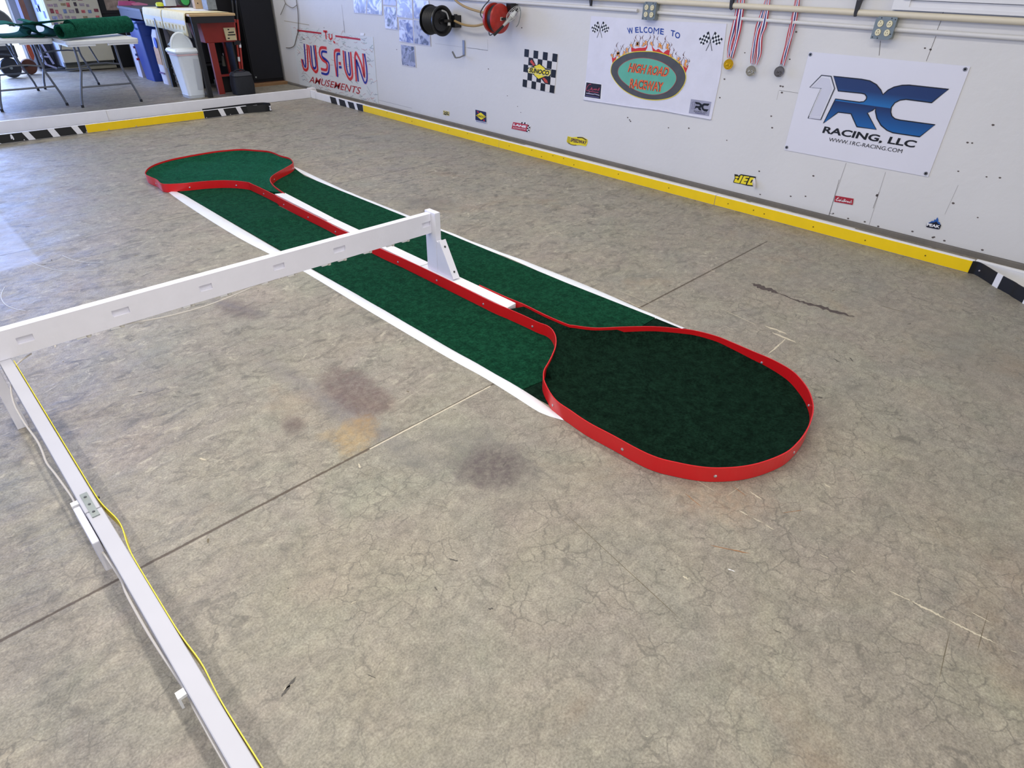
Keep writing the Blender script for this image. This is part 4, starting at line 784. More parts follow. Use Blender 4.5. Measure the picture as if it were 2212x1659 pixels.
for l in B_p: stroke(b, smooth_path(l, 5) if len(l) > 2 else l, 0.027, lay(4), PB)
PK = mat('#B9303E', 0.4, var=0)
for l in ([(9.2047,0.7384),(8.5522,0.7441)], [(8.2053,0.7371),(7.6197,0.7395)]): stroke(b, l, 0.020, lay(2), PK)
for l in ([(8.496,0.7724),(8.3946,0.7746)], [(8.4404,0.7734),(8.4465,0.6834)], [(8.3559,0.7511),(8.3642,0.7069),(8.3395,0.6867),(8.2927,0.7075),(8.2878,0.7539)], [(8.2717,0.6741),(8.2363,0.6531)]): stroke(b, l, 0.026, lay(2), PR)
a = [(9.0797,0.0897),(7.7758,0.0914),(9.016,0.1774)]; text(b, 'AMUSEMENTS', a[0], a[1], a[2], lay(2), mat('#B23238', 0.4, var=0), bold=0.008)
obj('lettering', b, t)
b = MB(); cols = [mat(c_, 0.5, var=0) for c_ in ('#B4B9B8', '#C8A8AA', '#A8B8B2', '#9AA0AA', '#D0AAA4')]; Q = [Vector(p) for p in q]
for i in range(330):
    u, v = rnd.random(), rnd.random(); 
    if 0.13 < u < 0.9 and 0.22 < v < 0.85 and rnd.random() < 0.8: continue
    p = quad_uv(Q, u*0.94+0.03, v*0.94+0.02); pts = [p]; a = rnd.uniform(-0.5, 0.5)
    for k in range(4): pts.append(pts[-1]+Vector((-0.020*math.cos(a), 0.012*rnd.uniform(-1, 1)+0.02*math.sin(a))))
    stroke(b, pts, rnd.choice((0.005, 0.006, 0.008)), lay(1.4), rnd.choice(cols))
obj('signatures', b, t)
b = MB(); a = [(7.6004,0.8138),(7.5164,0.8145),(7.5317,0.7869),(7.6121,0.7814)]; b.prism(a, wallf, lay(4), lay(3), PW); obj('tape', b, t)

# --- photo prints ---
def photo(seed, hi, lo, sc):  # pale noise blotches paint sky glare on the laminate into the colour
    m = bpy.data.materials.new('photo_print'); m.use_nodes = True; nt = m.node_tree; b = nt.nodes['Principled BSDF']; b.inputs['Roughness'].default_value = 0.25
    tc = nt.nodes.new('ShaderNodeTexCoord'); mp = nt.nodes.new('ShaderNodeMapping'); mp.inputs['Location'].default_value = (seed*3.1, seed*1.7, seed); nt.links.new(tc.outputs['Object'], mp.inputs[0])
    n = nt.nodes.new('ShaderNodeTexNoise'); n.inputs['Scale'].default_value = sc; n.inputs['Detail'].default_value = 5; n.inputs['Distortion'].default_value = 1.2; nt.links.new(mp.outputs[0], n.inputs[0])
    r = nt.nodes.new('ShaderNodeValToRGB'); e = r.color_ramp.elements; e[0].position = 0.38; e[0].color = lin(lo); e[1].position = 0.58; e[1].color = lin(hi); k = e.new(0.48); k.color = lin('#A4A8C4')
    nt.links.new(n.outputs['Fac'], r.inputs[0]); nt.links.new(r.outputs[0], b.inputs['Base Color']); return m
prints = [([(7.6886,1.1859),(7.3786,1.1971),(7.4359,1.0252),(7.7052,1.0213)], '#E6EAFF', '#8C90A8', 'photo print with painted white and pale blue glare at the left end of the cluster'),
 ([(7.3739,1.1973),(7.0753,1.2037),(7.0954,1.0286),(7.4312,1.0245)], '#E8ECFF', '#7F86A0', 'photo print second from the left end of the cluster, top row'),
 ([(7.0656,1.2084),(6.7865,1.2099),(6.8055,1.1356),(7.0687,1.1354)], '#B4AAB4', '#6C6268', 'dull mauve print cut off by the picture top, above the black and white one'),
 ([(7.0571,1.1247),(6.8074,1.1224),(6.8007,0.8917),(7.0631,0.8934)], '#DDE4FC', '#5A6268', 'photo print with dark strip along its foot, in the cluster'),
 ([(6.7865,1.2099),(6.4963,1.2038),(6.5023,1.0222),(6.8084,1.0234)], '#DCE4FF', '#A8B0D0', 'photo print with painted pale blue glare at the top centre of the cluster'),
 ([(6.4863,1.221),(6.2069,1.2108),(6.1806,1.0208),(6.4919,1.0271)], '#E0E6FC', '#6E78A8', 'photo print at the upper right of the cluster, half behind black reel'),
 ([(6.7801,1.0094),(6.5055,1.0156),(6.512,0.772),(6.7988,0.7778)], '#D8E0FF', '#5A66A0', 'blue photo print with painted white glare directly above the lone small dark one'),
 ([(6.5009,1.0202),(6.2088,1.0107),(6.2078,0.7732),(6.5118,0.7743)], '#B4B6C4', '#54566A', 'photo print just below and left of the black hose reel'),
 ([(6.7757,0.7542),(6.5101,0.7518),(6.5006,0.5296),(6.7789,0.5311)], '#74788A', '#3C404C', 'small dark photo print hanging lowest under the cluster')]
for i, (qq, hi, lo, lab) in enumerate(prints):
    tt = wthing('photo_print', lab, 'photo', qq, 'photo prints pinned to the wall'); c = cen(qq)
    bd = MB(); bd.prism(qq, wallf, 4.8835+0.0004*(i % 2), 4.8865, mat('#D4CFD2', 0.4, var=0.02)); obj('border', bd, tt)
    im = MB(); inn = [(c[0]+(p[0]-c[0])*0.93, c[1]+(p[1]-c[1])*0.94) for p in qq]; poly(im, inn, 4.8828, photo(i, hi, lo, 9)); obj('picture', im, tt)

# --- checkered fuel poster ---
q = [(4.7434,0.8667),(4.3126,0.8584),(4.3306,0.5207),(4.7588,0.532)]
t = wthing('checkered_poster', 'square black and white checkered poster with yellow diamond emblem', 'poster', q)
sheetobj(t, q, mat('#DAD6D2', 0.4, var=0.03)); b = MB(); checks(b, q, 7, 5, lay(1), INK); obj('checks', b, t)
b = MB()
poly(b, [(4.6795,0.7927),(4.6279,0.7933),(4.5839,0.739),(4.5321,0.7598),(4.4534,0.7251),(4.3856,0.7213),(4.3856,0.6686),(4.3965,0.6541),(4.3978,0.5898),(4.4566,0.5939),(4.51,0.6326),(4.544,0.6195),(4.6163,0.6552),(4.6921,0.6637),(4.69,0.7073),(4.6204,0.7302),(4.6772,0.7462)], lay(2), INK)
for p_ in ([(4.644,0.7852),(4.5943,0.742),(4.6164,0.7319),(4.6656,0.7633)], [(4.4639,0.6429),(4.4264,0.6242),(4.4146,0.6),(4.4551,0.6027),(4.492,0.6386)]): poly(b, p_, lay(3), mat('#C04430', 0.4, var=0))
poly(b, [(4.5358,0.7536),(4.4634,0.7241),(4.4932,0.6572),(4.4509,0.6596),(4.5423,0.6256),(4.6018,0.6553),(4.5701,0.7137),(4.6118,0.7235)], lay(3), YL)
poly(b, [(4.6632,0.7158),(4.3871,0.7146),(4.3878,0.6974),(4.3833,0.69),(4.4053,0.6652),(4.4169,0.6605),(4.6795,0.6636),(4.6892,0.6911)], lay(4), mat('#E6DCA0', 0.4, var=0))
poly(b, [(4.6589,0.7125),(4.3927,0.7106),(4.4095,0.6687),(4.6734,0.6683)], lay(4.5), YL)
a = [(4.6722,0.6698),(4.4114,0.6672),(4.6588,0.7117)]; text(b, 'SUNOCO', a[0], a[1], a[2], lay(5.5), INK, bold=0.04)
obj('emblem', b, t)

# --- small stickers ---
SG = 'small stickers along the foot of the wall'
q = [(5.4713,0.2188),(5.2974,0.2172),(5.2941,0.0963),(5.4736,0.098)]
t = wthing('sticker', 'dark blue square sticker with yellow diamond near wall foot', 'sticker', q, SG); sheetobj(t, q, PW, th=0.0015)
b = MB(); poly(b, [(5.4713,0.2188),(5.2974,0.2172),(5.2941,0.1143),(5.4733,0.1121)], lay(1), NAVY)
for p_ in ([(5.4479,0.2099),(5.4194,0.2041),(5.4119,0.189),(5.4351,0.1963)], [(5.3452,0.1376),(5.3247,0.1366),(5.3197,0.1186),(5.3428,0.1258)]): poly(b, p_, lay(2), RD)
poly(b, [(5.3832,0.2027),(5.2964,0.1691),(5.3776,0.1271),(5.4645,0.1611)], lay(2), YL); a = [(5.4555,0.1501),(5.3092,0.1527),(5.4486,0.1716)]; text(b, 'SUNOCO', a[0], a[1], a[2], lay(3), INK); stroke(b, [(5.4656,0.105),(5.3005,0.1052)], 0.008, lay(1), mat('#5A5F8C', 0.5, var=0)); obj('emblem', b, t)
q = [(6.033,0.1329),(5.927,0.1332),(5.9295,0.0893),(6.0362,0.0852)]
t = wthing('sticker', 'tiny pale yellow sticker with black marks near wall foot', 'sticker', q, SG); sheetobj(t, q, mat('#CFC27A', 0.5, var=0.05), th=0.0015)
b = MB(); stroke(b, [(6.0249,0.1255),(5.9999,0.1101),(5.9704,0.1228),(5.942,0.12)], 0.008, lay(1), INK); stroke(b, [(6.0223,0.0984),(5.9864,0.0949),(5.9714,0.1056),(5.9345,0.1006)], 0.012, lay(1), INK); obj('print', b, t)
q = [(4.8811,0.1786),(4.6635,0.185),(4.6854,0.115),(4.9054,0.1105)]
t = wthing('sticker', 'red rectangular sticker with white letters and checkered corner', 'sticker', q, SG); sheetobj(t, q, mat('#B93A4C', 0.4, var=0), th=0.0015)
b = MB(); q3 = [(4.759,0.1969),(4.677,0.2041),(4.6825,0.1872),(4.7648,0.1824)]; poly(b, q3, lay(0.5), PW); checks(b, q3, 4, 1, lay(1), INK)
q3 = [(4.6634,0.1825),(4.6289,0.1827),(4.6505,0.112),(4.6867,0.1148)]; poly(b, q3, lay(0.5), PW); checks(b, q3, 2, 5, lay(1), INK)
a = [(4.8801,0.1441),(4.6934,0.1493),(4.8709,0.1671)]; text(b, 'LANE', a[0], a[1], a[2], lay(2), PW, bold=0.05); a = [(4.8859,0.1192),(4.6987,0.1283),(4.8823,0.1316)]; text(b, 'AUTOMOTIVE', a[0], a[1], a[2], lay(2), mat('#E6C8CC', 0.4, var=0), bold=0.03); obj('print', b, t)
q = [(4.1242,0.1633),(4.0674,0.1613),(4.0075,0.1765),(3.9369,0.1862),(3.8755,0.1724),(3.875,0.1445),(3.8902,0.1097),(3.956,0.1083),(4.055,0.0923),(4.1127,0.1017),(4.1337,0.1125)]
t = wthing('sticker', 'yellow wavy-edged sticker with dark slanted letters', 'sticker', q, SG); sheetobj(t, q, YL, th=0.0015)
b = MB(); a = [(4.0861,0.1206),(3.8864,0.1245),(4.0769,0.1548)]; text(b, 'SPEEDWAY', a[0], a[1], a[2], lay(2), mat('#3A1446', 0.4, var=0), bold=0.03)
for k in range(5): c_ = k*24; p_ = [(4.126,0.1528),(4.0891,0.1528)]; stroke(b, [(p_[0][0], p_[0][1]-k*0.012), (p_[1][0], p_[1][1]-k*0.012)], 0.004, lay(2), mat('#7A6A20', 0.4, var=0))
stroke(b, smooth_path([(4.0014,0.1714),(3.9471,0.1797),(3.9137,0.174),(3.8856,0.1659)], 3), 0.010, lay(2), mat('#4A3A20', 0.4, var=0)); stroke(b, smooth_path([(4.1098,0.101),(4.0609,0.0942),(4.0053,0.101)], 3), 0.006, lay(2), mat('#6A5020', 0.4, var=0)); obj('print', b, t)
q = [(2.3401,0.165),(2.3139,0.1667),(2.3022,0.1594),(2.2864,0.176),(2.1583,0.1819),(2.1581,0.1437),(2.1644,0.1053),(2.2089,0.1015),(2.2749,0.1022),(2.3326,0.0989),(2.3362,0.1072),(2.3297,0.1357)]
t = wthing('sticker', 'yellow lettered sticker with crown, its right end peeling off', 'sticker', q, SG); sheetobj(t, q, INK, th=0.0015)
b = MB()
for p_ in ([(2.2845,0.1683),(2.2641,0.1688),(2.2798,0.1087),(2.2826,0.1066),(2.3286,0.1035),(2.3251,0.1307),(2.3065,0.1361),(2.3037,0.1247),(2.2952,0.1242)], [(2.2568,0.1688),(2.2096,0.172),(2.2119,0.1619),(2.2393,0.1576),(2.2414,0.1498),(2.2165,0.1513),(2.2205,0.1349),(2.2471,0.1299),(2.2474,0.1246),(2.2236,0.1275),(2.2269,0.1081),(2.2727,0.1065)],
           [(2.2018,0.1699),(2.1622,0.1723),(2.1742,0.1565),(2.1861,0.1526),(2.193,0.1288),(2.1833,0.1287),(2.1798,0.1406),(2.1722,0.1422),(2.1696,0.1131),(2.2157,0.109)], [(2.3302,0.1551),(2.3194,0.1484),(2.3132,0.1571),(2.305,0.1506),(2.2947,0.1558),(2.301,0.141),(2.3235,0.1378)]):
    poly(b, p_, lay(1), YL)
obj('print', b, t)
b = MB(); p_ = [(2.1626,0.1737),(2.137,0.1364),(2.1295,0.1011),(2.133,0.0958),(2.167,0.1122),(2.1749,0.1401),(2.1726,0.1628)]; c0 = cen(p_)
tri = [Vector((4.884, p_[0][0], p_[0][1])), Vector((4.864, p_[1][0], p_[1][1])), Vector((4.862, p_[2][0], p_[2][1])), Vector((4.864, p_[3][0], p_[3][1])), Vector((4.884, p_[4][0], p_[4][1])), Vector((4.880, p_[5][0], p_[5][1])), Vector((4.880, p_[6][0], p_[6][1]))]
b.add(tri+[Vector((4.872, c0[0], c0[1]))], [(i, (i+1) % 7, 7) for i in range(7)], mat('#D8CFC6', 0.5, var=0.03)); obj('peeling_corner', b, t)
q = [(1.5337,0.1765),(1.4055,0.1837),(1.3986,0.1405),(1.5286,0.1332)]
t = wthing('sticker', 'dark red rectangular sticker with white script', 'sticker', q, SG); sheetobj(t, q, mat('#A82434', 0.35, var=0.02), th=0.0015)
b = MB()
a = [(1.5198,0.1447),(1.4087,0.1504),(1.5206,0.1672)]; SC = mat('#F0E4E6', 0.4, var=0)
W_ = [[(0.16,0.95),(0.06,0.85),(0.10,0.6),(0.05,0.55),(0.0,0.25),(0.06,0.0),(0.16,0.2)], [(0.28,0.4),(0.2,0.3),(0.2,0.05),(0.28,0.1),(0.33,0.9),(0.30,0.0)], [(0.36,0.2),(0.42,0.45),(0.37,0.1),(0.44,0.1),(0.50,0.95),(0.47,0.05),(0.52,0.1)], [(0.56,0.9),(0.53,0.05),(0.58,0.35),(0.60,0.05)], [(0.63,0.05),(0.64,0.4),(0.69,0.4)], [(0.75,0.4),(0.71,0.2),(0.75,0.05),(0.78,0.3),(0.75,0.4)], [(0.87,0.4),(0.82,0.2),(0.87,0.05)], [(0.95,0.9),(0.91,0.0),(0.98,0.45),(0.93,0.25),(1.0,0.05)]]
A_, B_, C_ = [Vector(p) for p in a]
for l in W_: stroke(b, smooth_path([A_+(B_-A_)*u+(C_-A_)*v for u, v in l], 3), 0.0042, lay(2), SC)
obj('script', b, t)
q = [(0.903,0.1349),(0.8731,0.1408),(0.8253,0.1456),(0.8218,0.1408),(0.8212,0.1158),(0.8299,0.1115),(0.8979,0.1089),(0.9045,0.115)]
t = wthing('sticker', 'black rounded sticker topped by a blue mountain, far right', 'sticker', q, SG); sheetobj(t, q, mat('#16182A', 0.35, var=0), th=0.0015)
b = MB(); poly(b, [(0.9014,0.1353),(0.888,0.1486),(0.8811,0.1581),(0.8745,0.154),(0.8702,0.1706),(0.8639,0.1674),(0.8602,0.1875),(0.8483,0.1714),(0.8457,0.1596),(0.8351,0.1585),(0.8269,0.1452)], lay(1), mat('#2A5EA8', 0.35, var=0.1, vscale=60)); poly(b, [(0.9011,0.1344),(0.8845,0.1437),(0.8655,0.1505),(0.856,0.1598),(0.8434,0.1486),(0.8265,0.1443)], lay(2), mat('#16182A', 0.35, var=0))
a = [(0.9012,0.1178),(0.8231,0.1211),(0.9028,0.1369)]; text(b, 'PEAK', a[0], a[1], a[2], lay(3), PW, bold=0.04); obj('print', b, t)

# ---------------- pipes, outlets, brackets ----------------
CREAM = mat('#D9CFB8', 0.4, var=0.03)
mb = MB(); mb.tube([(4.862, 13.6, 1.318), (4.862, 6, 1.318), (4.862, -1.5, 1.318)], 0.0185, CREAM, 14); obj('air_pipe', mb, label='thick cream pipe running level along the right wall', cat='pipe')
mb = MB(); mb.tube([(4.872, 13.6, 1.2465), (4.872, 3.46, 1.2465)], 0.0135, WALL, 12); obj('conduit', mb, label='thin white conduit left of the outlet over the welcome banner', cat='pipe', group='thin white conduits on the right wall')
mb = MB(); mb.tube([(4.872, 3.31, 1.244), (4.872, 1.60, 1.238)], 0.0125, WALL, 12); obj('conduit', mb, label='thin white conduit between the two grey outlet boxes', cat='pipe', group='thin white conduits on the right wall')
mb = MB(); mb.tube([(4.872, 1.50, 1.2375), (4.872, -1.5, 1.238)], 0.0135, WALL, 12); obj('conduit', mb, label='thin white conduit to the right of the right-hand outlet box', cat='pipe', group='thin white conduits on the right wall')
def outlet(yc, zc, label):
    t = thing('outlet_box', label, 'outlet', (4.87, yc, zc-0.06), 'grey four-socket outlet boxes')
    b = MB(); b.bx(4.836, 4.888, yc-0.058, yc+0.058, zc-0.058, zc+0.058, GALV); obj('box', b, t, bevel=0.004)
    b = MB(); pl = [(yc-0.062, zc-0.045), (yc-0.045, zc-0.062), (yc+0.062, zc-0.062), (yc+0.062, zc+0.045), (yc+0.045, zc+0.062), (yc-0.062, zc+0.062)]; b.prism(pl, wallf, 4.832, 4.836, mat('#7E8683', 0.4, metal=0.5, var=0.1)); obj('cover_plate', b, t)
    for dy in (-0.027, 0.027):
        for dz in (-0.024, 0.024):
            s_ = MB(); s_.lathe([(0.0195, 4.832), (0.0195, 4.828), (0.018, 4.826), (0, 4.826)], mat('#E2D9B4', 0.4, var=0.02), loc=(0, yc+dy, zc+dz), axis='X', n=18, sx=0.88)
            for ey, ez, w_, h_ in ((-0.006, -0.003, 0.0022, 0.008), (0.006, -0.003, 0.0022, 0.009), (0.0, 0.0095, 0.005, 0.005)): s_.bx(4.8250, 4.8262, yc+dy+ey-w_/2, yc+dy+ey+w_/2, zc+dz+ez-h_/2, zc+dz+ez+h_/2, mat('#3C3228', 0.6, var=0))
            obj('socket', s_, t)
    for dy, dz in ((-0.052, 0.05), (0.052, -0.052), (-0.03, 0.055), (0.03, 0.055), (-0.05, -0.03), (0.02, -0.056)):
        s_ = MB(); s_.lathe([(0.004, 4.832), (0.003, 4.8305), (0, 4.8305)], mat('#3A3C3C', 0.5, metal=0.4, var=0), loc=(0, yc+dy, zc+dz), axis='X', n=8); obj('screw', s_, t)
o1 = [(4.832,1.5379,1.2427),(4.832,3.3193,1.2506)]
outlet(o1[0][1], o1[0][2], 'grey four-socket outlet box above the large vinyl banner')
outlet(o1[1][1], o1[1][2], 'grey four-socket outlet box above the welcome banner')
BK = mat('#26221F', 0.5, var=0.05)
for pts, lab in (([(1.753,1.3858),(1.7213,1.387),(1.7278,1.3158),(1.7305,1.2989),(1.7359,1.2938),(1.7452,1.2957),(1.7491,1.3147)], 'black tapering shelf bracket left of the right-hand outlet box'), ([(2.6377,1.3519),(2.6111,1.3529),(2.6101,1.3172),(2.6104,1.2961),(2.6182,1.2898),(2.6308,1.297)], 'black shelf bracket tip beside the gold medal ribbon'),
                 ([(3.9507,1.3016),(3.9264,1.3025),(3.9269,1.2706),(3.9282,1.2589),(3.9387,1.2585),(3.9421,1.2729)], 'small grey bracket tip left of the outlet over welcome banner')):
    p2 = [(pts[0][0], 1.46), (pts[1][0], 1.46)]+pts[1:]+[pts[0]]
    mb = MB(); mb.prism(pts, wallf, 4.842, 4.862, BK); mb.bx(4.842, 4.888, min(p[0] for p in pts), max(p[0] for p in pts), max(p[1] for p in pts), max(p[1] for p in pts)+0.12, BK)
    obj('shelf_bracket', mb, label=lab, cat='bracket', group='shelf brackets on the right wall')

# ---------------- medals ----------------
RB = [mat('#B9222E', 0.6, var=0.05), mat('#E9E9F0', 0.6, var=0.03), mat('#1C2470', 0.6, var=0.05), mat('#E9E9F0', 0.6, var=0.03), mat('#B9222E', 0.6, var=0.05)]
def strap(mb, L_, R_s, x, cols=RB):
    L_ = smooth_path(L_, 5); R_s = smooth_path(R_s, 5); n = len(L_); K = len(cols)
    for k in range(K):
        vs = []
        for i in range(n):
            xx = x+0.004*math.sin(i*0.7+k); 
            for u in (k/K, (k+1)/K):
                p = Vector(L_[i])*(1-u)+Vector(R_s[i])*u; vs.append((xx, p[0], p[1]))
        mb.add(vs, [(2*i, 2*i+1, 2*i+3, 2*i+2) for i in range(n-1)], cols[k])
def medal(label, c, metal, left1, right1, left2, right2, turn):
    cz = c[1]-0.0; t = thing('medal', label, 'medal', (4.85, c[0], cz-0.035), 'prize medals hanging on the wall')
    b = MB(); strap(b, left1, right1, 4.872); obj('ribbon', b, t); b = MB(); strap(b, left2, right2, 4.862); obj('ribbon', b, t)
    d = MB(); d.lathe([(0.0, -0.0028), (0.030, -0.0028), (0.032, -0.0045), (0.0355, -0.0045), (0.036, 0), (0.0355, 0.0045), (0.032, 0.0045), (0.030, 0.0028), (0, 0.0028)], metal, axis='X', n=28)
    rr = random.Random(5)
    for k in range(9):
        a = rr.uniform(0, 6.28); r = rr.uniform(0.004, 0.022); d.lathe([(0.006, -0.0028), (0.005, -0.005), (0, -0.006)], metal, loc=(0, r*math.cos(a), r*math.sin(a)), axis='X', n=8)
    rot = Matrix.Rotation(turn, 3, 'Z'); d.v = [rot @ v + Vector((4.855, c[0], cz)) for v in d.v]; obj('disc', d, t)
    r = MB(); r.tube([(4.858, c[0]+0.007*math.cos(a*0.785), cz+0.042+0.009*math.sin(a*0.785)) for a in range(8)], 0.0014, metal, 6, closed=True); obj('ring', r, t)
GOLD = mat('#E0B020', 0.25, metal=0.75, var=0.2, vscale=70); SILV = mat('#B4B2AC', 0.25, metal=0.75, var=0.2, vscale=70); BRNZ = mat('#5C5A60', 0.3, metal=0.75, var=0.15, vscale=70)
m = [(2.5595,0.9408),(2.37,0.9146),(2.1549,0.9319)]
medal('gold medal on striped ribbon, leftmost of the three', m[0], GOLD, [(2.597,1.3888),(2.5972,1.2084),(2.6047,1.0576),(2.5868,0.9819)], [(2.5685,1.3897),(2.5536,1.2109),(2.5672,1.0668),(2.5547,0.9815)], [(2.5633,1.3899),(2.5706,1.2649),(2.5607,1.1119),(2.5698,0.984)], [(2.5351,1.3909),(2.5182,1.2072),(2.5234,1.0707),(2.5373,0.9817)], 0.25)
medal('silver medal on twisted ribbon, middle of the three', m[1], SILV, [(2.3795,1.3961),(2.405,1.2434),(2.4145,1.1646),(2.4049,1.0232),(2.3968,0.9606)], [(2.3583,1.3968),(2.3657,1.2337),(2.3778,1.167),(2.3746,1.0383),(2.3727,0.9565)], [(2.364,1.3966),(2.3707,1.2158),(2.3773,1.1127),(2.3592,1.0276),(2.3567,0.9587)], [(2.343,1.3973),(2.3276,1.2184),(2.3378,1.1459),(2.3225,1.0308),(2.3351,0.9575)], 0.35)
medal('dark bronze medal, rightmost of the three, edge-on to camera', m[2], BRNZ, [(2.1717,1.403),(2.1667,1.2101),(2.1669,1.1097),(2.1673,0.9944),(2.1659,0.9761)], [(2.1498,1.4038),(2.1293,1.2124),(2.1324,1.1123),(2.1393,0.997),(2.1446,0.9719)], [(2.1606,1.4034),(2.1558,1.2858),(2.1497,1.153),(2.1585,1.0447),(2.158,0.9775)], [(2.1341,1.4043),(2.1222,1.2875),(2.1204,1.1726),(2.1273,1.0474),(2.1296,0.9709)], 0.75)

# ---------------- reels, hook, air hoses ----------------
fc = Vector((4.62, 5.66, 1.055))
t = thing('hose_reel', 'black open hose reel mounted high on the right wall', 'reel', (4.72, 5.85, 0.90), None)
BKM = mat('#0E0F11', 0.32, var=0.2, spec=0.6)
b = MB(); Rr = 0.140
b.lathe([(0.0, 0.012), (0.03, 0.012), (0.034, 0.022), (0.095, 0.026), (0.11, 0.004), (Rr-0.01, -0.004), (Rr, 0.0), (Rr, 0.012), (Rr-0.01, 0.014), (0.10, 0.034), (0.0, 0.034)], BKM, loc=(4.69, 5.745, 1.050), axis='Y', n=36); obj('side_disc', b, t)
b = MB(); b.lathe([(0.0, 0), (Rr, 0), (Rr, 0.012), (0, 0.012)], BKM, loc=(4.69, 5.945, 1.050), axis='Y', n=36); obj('side_disc', b, t)
b = MB()
pr = []
for k in range(6):
    y0_ = 0.0+k*0.027
    for a in range(5): pr.append((0.108+0.018*math.sin(math.pi*a/4), y0_+0.027*a/4))
b.lathe(pr, mat('#1B1C1F', 0.45, var=0.1), loc=(4.69, 5.78, 1.050), axis='Y', n=36); obj('coiled_hose', b, t)
b = MB(); b.bx(4.80, 4.888, 5.68, 5.74, 0.99, 1.10, BKM); b.tube([(4.84, 5.71, 1.0), (4.84, 5.71, 1.11)], 0.018, BKM, 10); b.bx(4.68, 4.86, 5.705, 5.735, 1.04, 1.065, BKM); obj('wall_bracket', b, t)
b = MB(); b.tube(smooth_path([(4.67, 5.725, 1.145), (4.72, 5.715, 1.125), (4.745, 5.715, 1.07), (4.75, 5.715, 1.03)], 4), 0.008, mat('#A9A9A6', 0.4), 8); b.bx(4.735, 4.765, 5.710, 5.718, 1.01, 1.035, mat('#C9C9C4', 0.4)); obj('guide', b, t, plabel='pale worn guide strip')
t = thing('cord_reel', 'red cord reel with caged work lamp hung on it', 'reel', (4.74, 4.9, 0.98), None)
REDP = mat('#A8281C', 0.4, var=0.25, vscale=25)
b = MB(); b.lathe([(0.0, -0.012), (0.03, -0.016), (0.10, -0.010), (0.122, 0.0), (0.126, 0.016), (0.118, 0.020), (0, 0.02)], REDP, loc=(4.71, 4.90, 1.115), axis='Y', n=36); obj('side_disc', b, t)
b = MB(); b.lathe([(0.0, 0), (0.128, 0), (0.124, 0.03), (0.0, 0.035)], REDP, loc=(4.71, 4.99, 1.115), axis='Y', n=36); obj('side_disc', b, t)
b = MB(); b.lathe([(0.085, 0), (0.112, 0.01), (0.112, 0.06), (0.085, 0.075)], mat('#141416', 0.5), loc=(4.71, 4.915, 1.115), axis='Y', n=30); obj('wound_cord', b, t)
b = MB(); b.bx(4.79, 4.888, 4.85, 4.91, 1.17, 1.24, BKM); b.bx(4.70, 4.80, 4.865, 4.885, 1.105, 1.125, BKM); obj('wall_bracket', b, t)
b = MB(); b.bx(4.69, 4.72, 4.882, 4.886, 1.10, 1.13, mat('#D0CAC0', 0.5)); obj('decal', b, t)
t = thing('work_lamp', 'caged work lamp with black handle hanging on red reel', 'lamp', (4.68, 4.75, 0.98))
A_ = Vector([(4.5562,4.83,0.9903)][0]); B_ = Vector([(4.6564,4.81,1.0637)][0]); C_ = Vector([(4.7006,4.8,1.1006)][0]); D_ = Vector([(4.8206,4.77,1.2115)][0])
b = MB(); b.tube([A_, A_*0.7+B_*0.3, B_], [0.011, 0.013, 0.011], mat('#0F0F10', 0.5), 12); obj('handle', b, t)
b = MB(); b.tube([B_, C_, C_*0.7+D_*0.3], [0.012, 0.017, 0.020], mat('#B9B9B6', 0.3, metal=0.6), 12); obj('socket', b, t)
ax = (D_-C_).normalized(); u_ = ax.cross(Vector((1, 0, 0))).normalized(); v_ = ax.cross(u_)
b = MB()
for k in range(6):
    a = k*math.pi/3; rad = u_*math.cos(a)+v_*math.sin(a)
    b.tube(smooth_path([C_+rad*0.012, C_*0.8+D_*0.2+rad*0.040, C_*0.4+D_*0.6+rad*0.042, D_+rad*0.02, D_], 3), 0.0022, mat('#C9C9C9', 0.3, metal=0.7), 6)
for s in (0.35, 0.62):
    cc = C_*(1-s)+D_*s; b.tube([cc+(u_*math.cos(a*0.52)+v_*math.sin(a*0.52))*0.042 for a in range(12)], 0.002, mat('#C9C9C9', 0.3, metal=0.7), 6, closed=True)
obj('cage', b, t)
b = MB(); b.tube([C_*0.85+D_*0.15, C_*0.6+D_*0.4, C_*0.3+D_*0.7], [0.012, 0.022, 0.014], mat('#E6E8E6', 0.3), 12); obj('bulb', b, t)
b = MB(); hk = [D_, D_+Vector((0, -0.02, -0.02)), D_+Vector((0, -0.022, -0.06)), D_+Vector((0, 0.0, -0.13)), D_+Vector((0, 0.03, -0.16))]; b.tube(smooth_path(hk, 3), 0.004, mat('#8C9494', 0.4, metal=0.4), 6); obj('hook', b, t)
c1 = [(4.7,4.989,0.9894),(4.7,5.0415,0.9702),(4.7,5.0547,1.0085),(4.7,5.0481,1.0402),(4.7,5.0941,1.0879),(4.7,5.1602,1.1192),(4.7,5.1731,1.1533),(4.7,5.1262,1.2052),(4.7,5.0544,1.2571),(4.7,5.016,1.3067)]
mb = MB(); mb.tube(smooth_path(c1, 5), 0.0055, mat('#4A4C4E', 0.5), 8); obj('lamp_cord', mb, label='dark cord looping left from the work lamp past the red reel', cat='cord')
HOSE = mat('#A88C5C', 0.5, var=0.05)
mb = MB(); mb.tube(smooth_path([(4.8,5.7021,1.2591),(4.8,5.6173,1.2143),(4.8,5.4763,1.1764),(4.8,5.3035,1.1528),(4.8,5.1754,1.1434),(4.8,5.0959,1.1279)], 6), 0.011, HOSE, 10); obj('air_hose', mb, label='tan hose coming down from the picture top to the red reel', cat='hose', group='tan hoses between the reels')
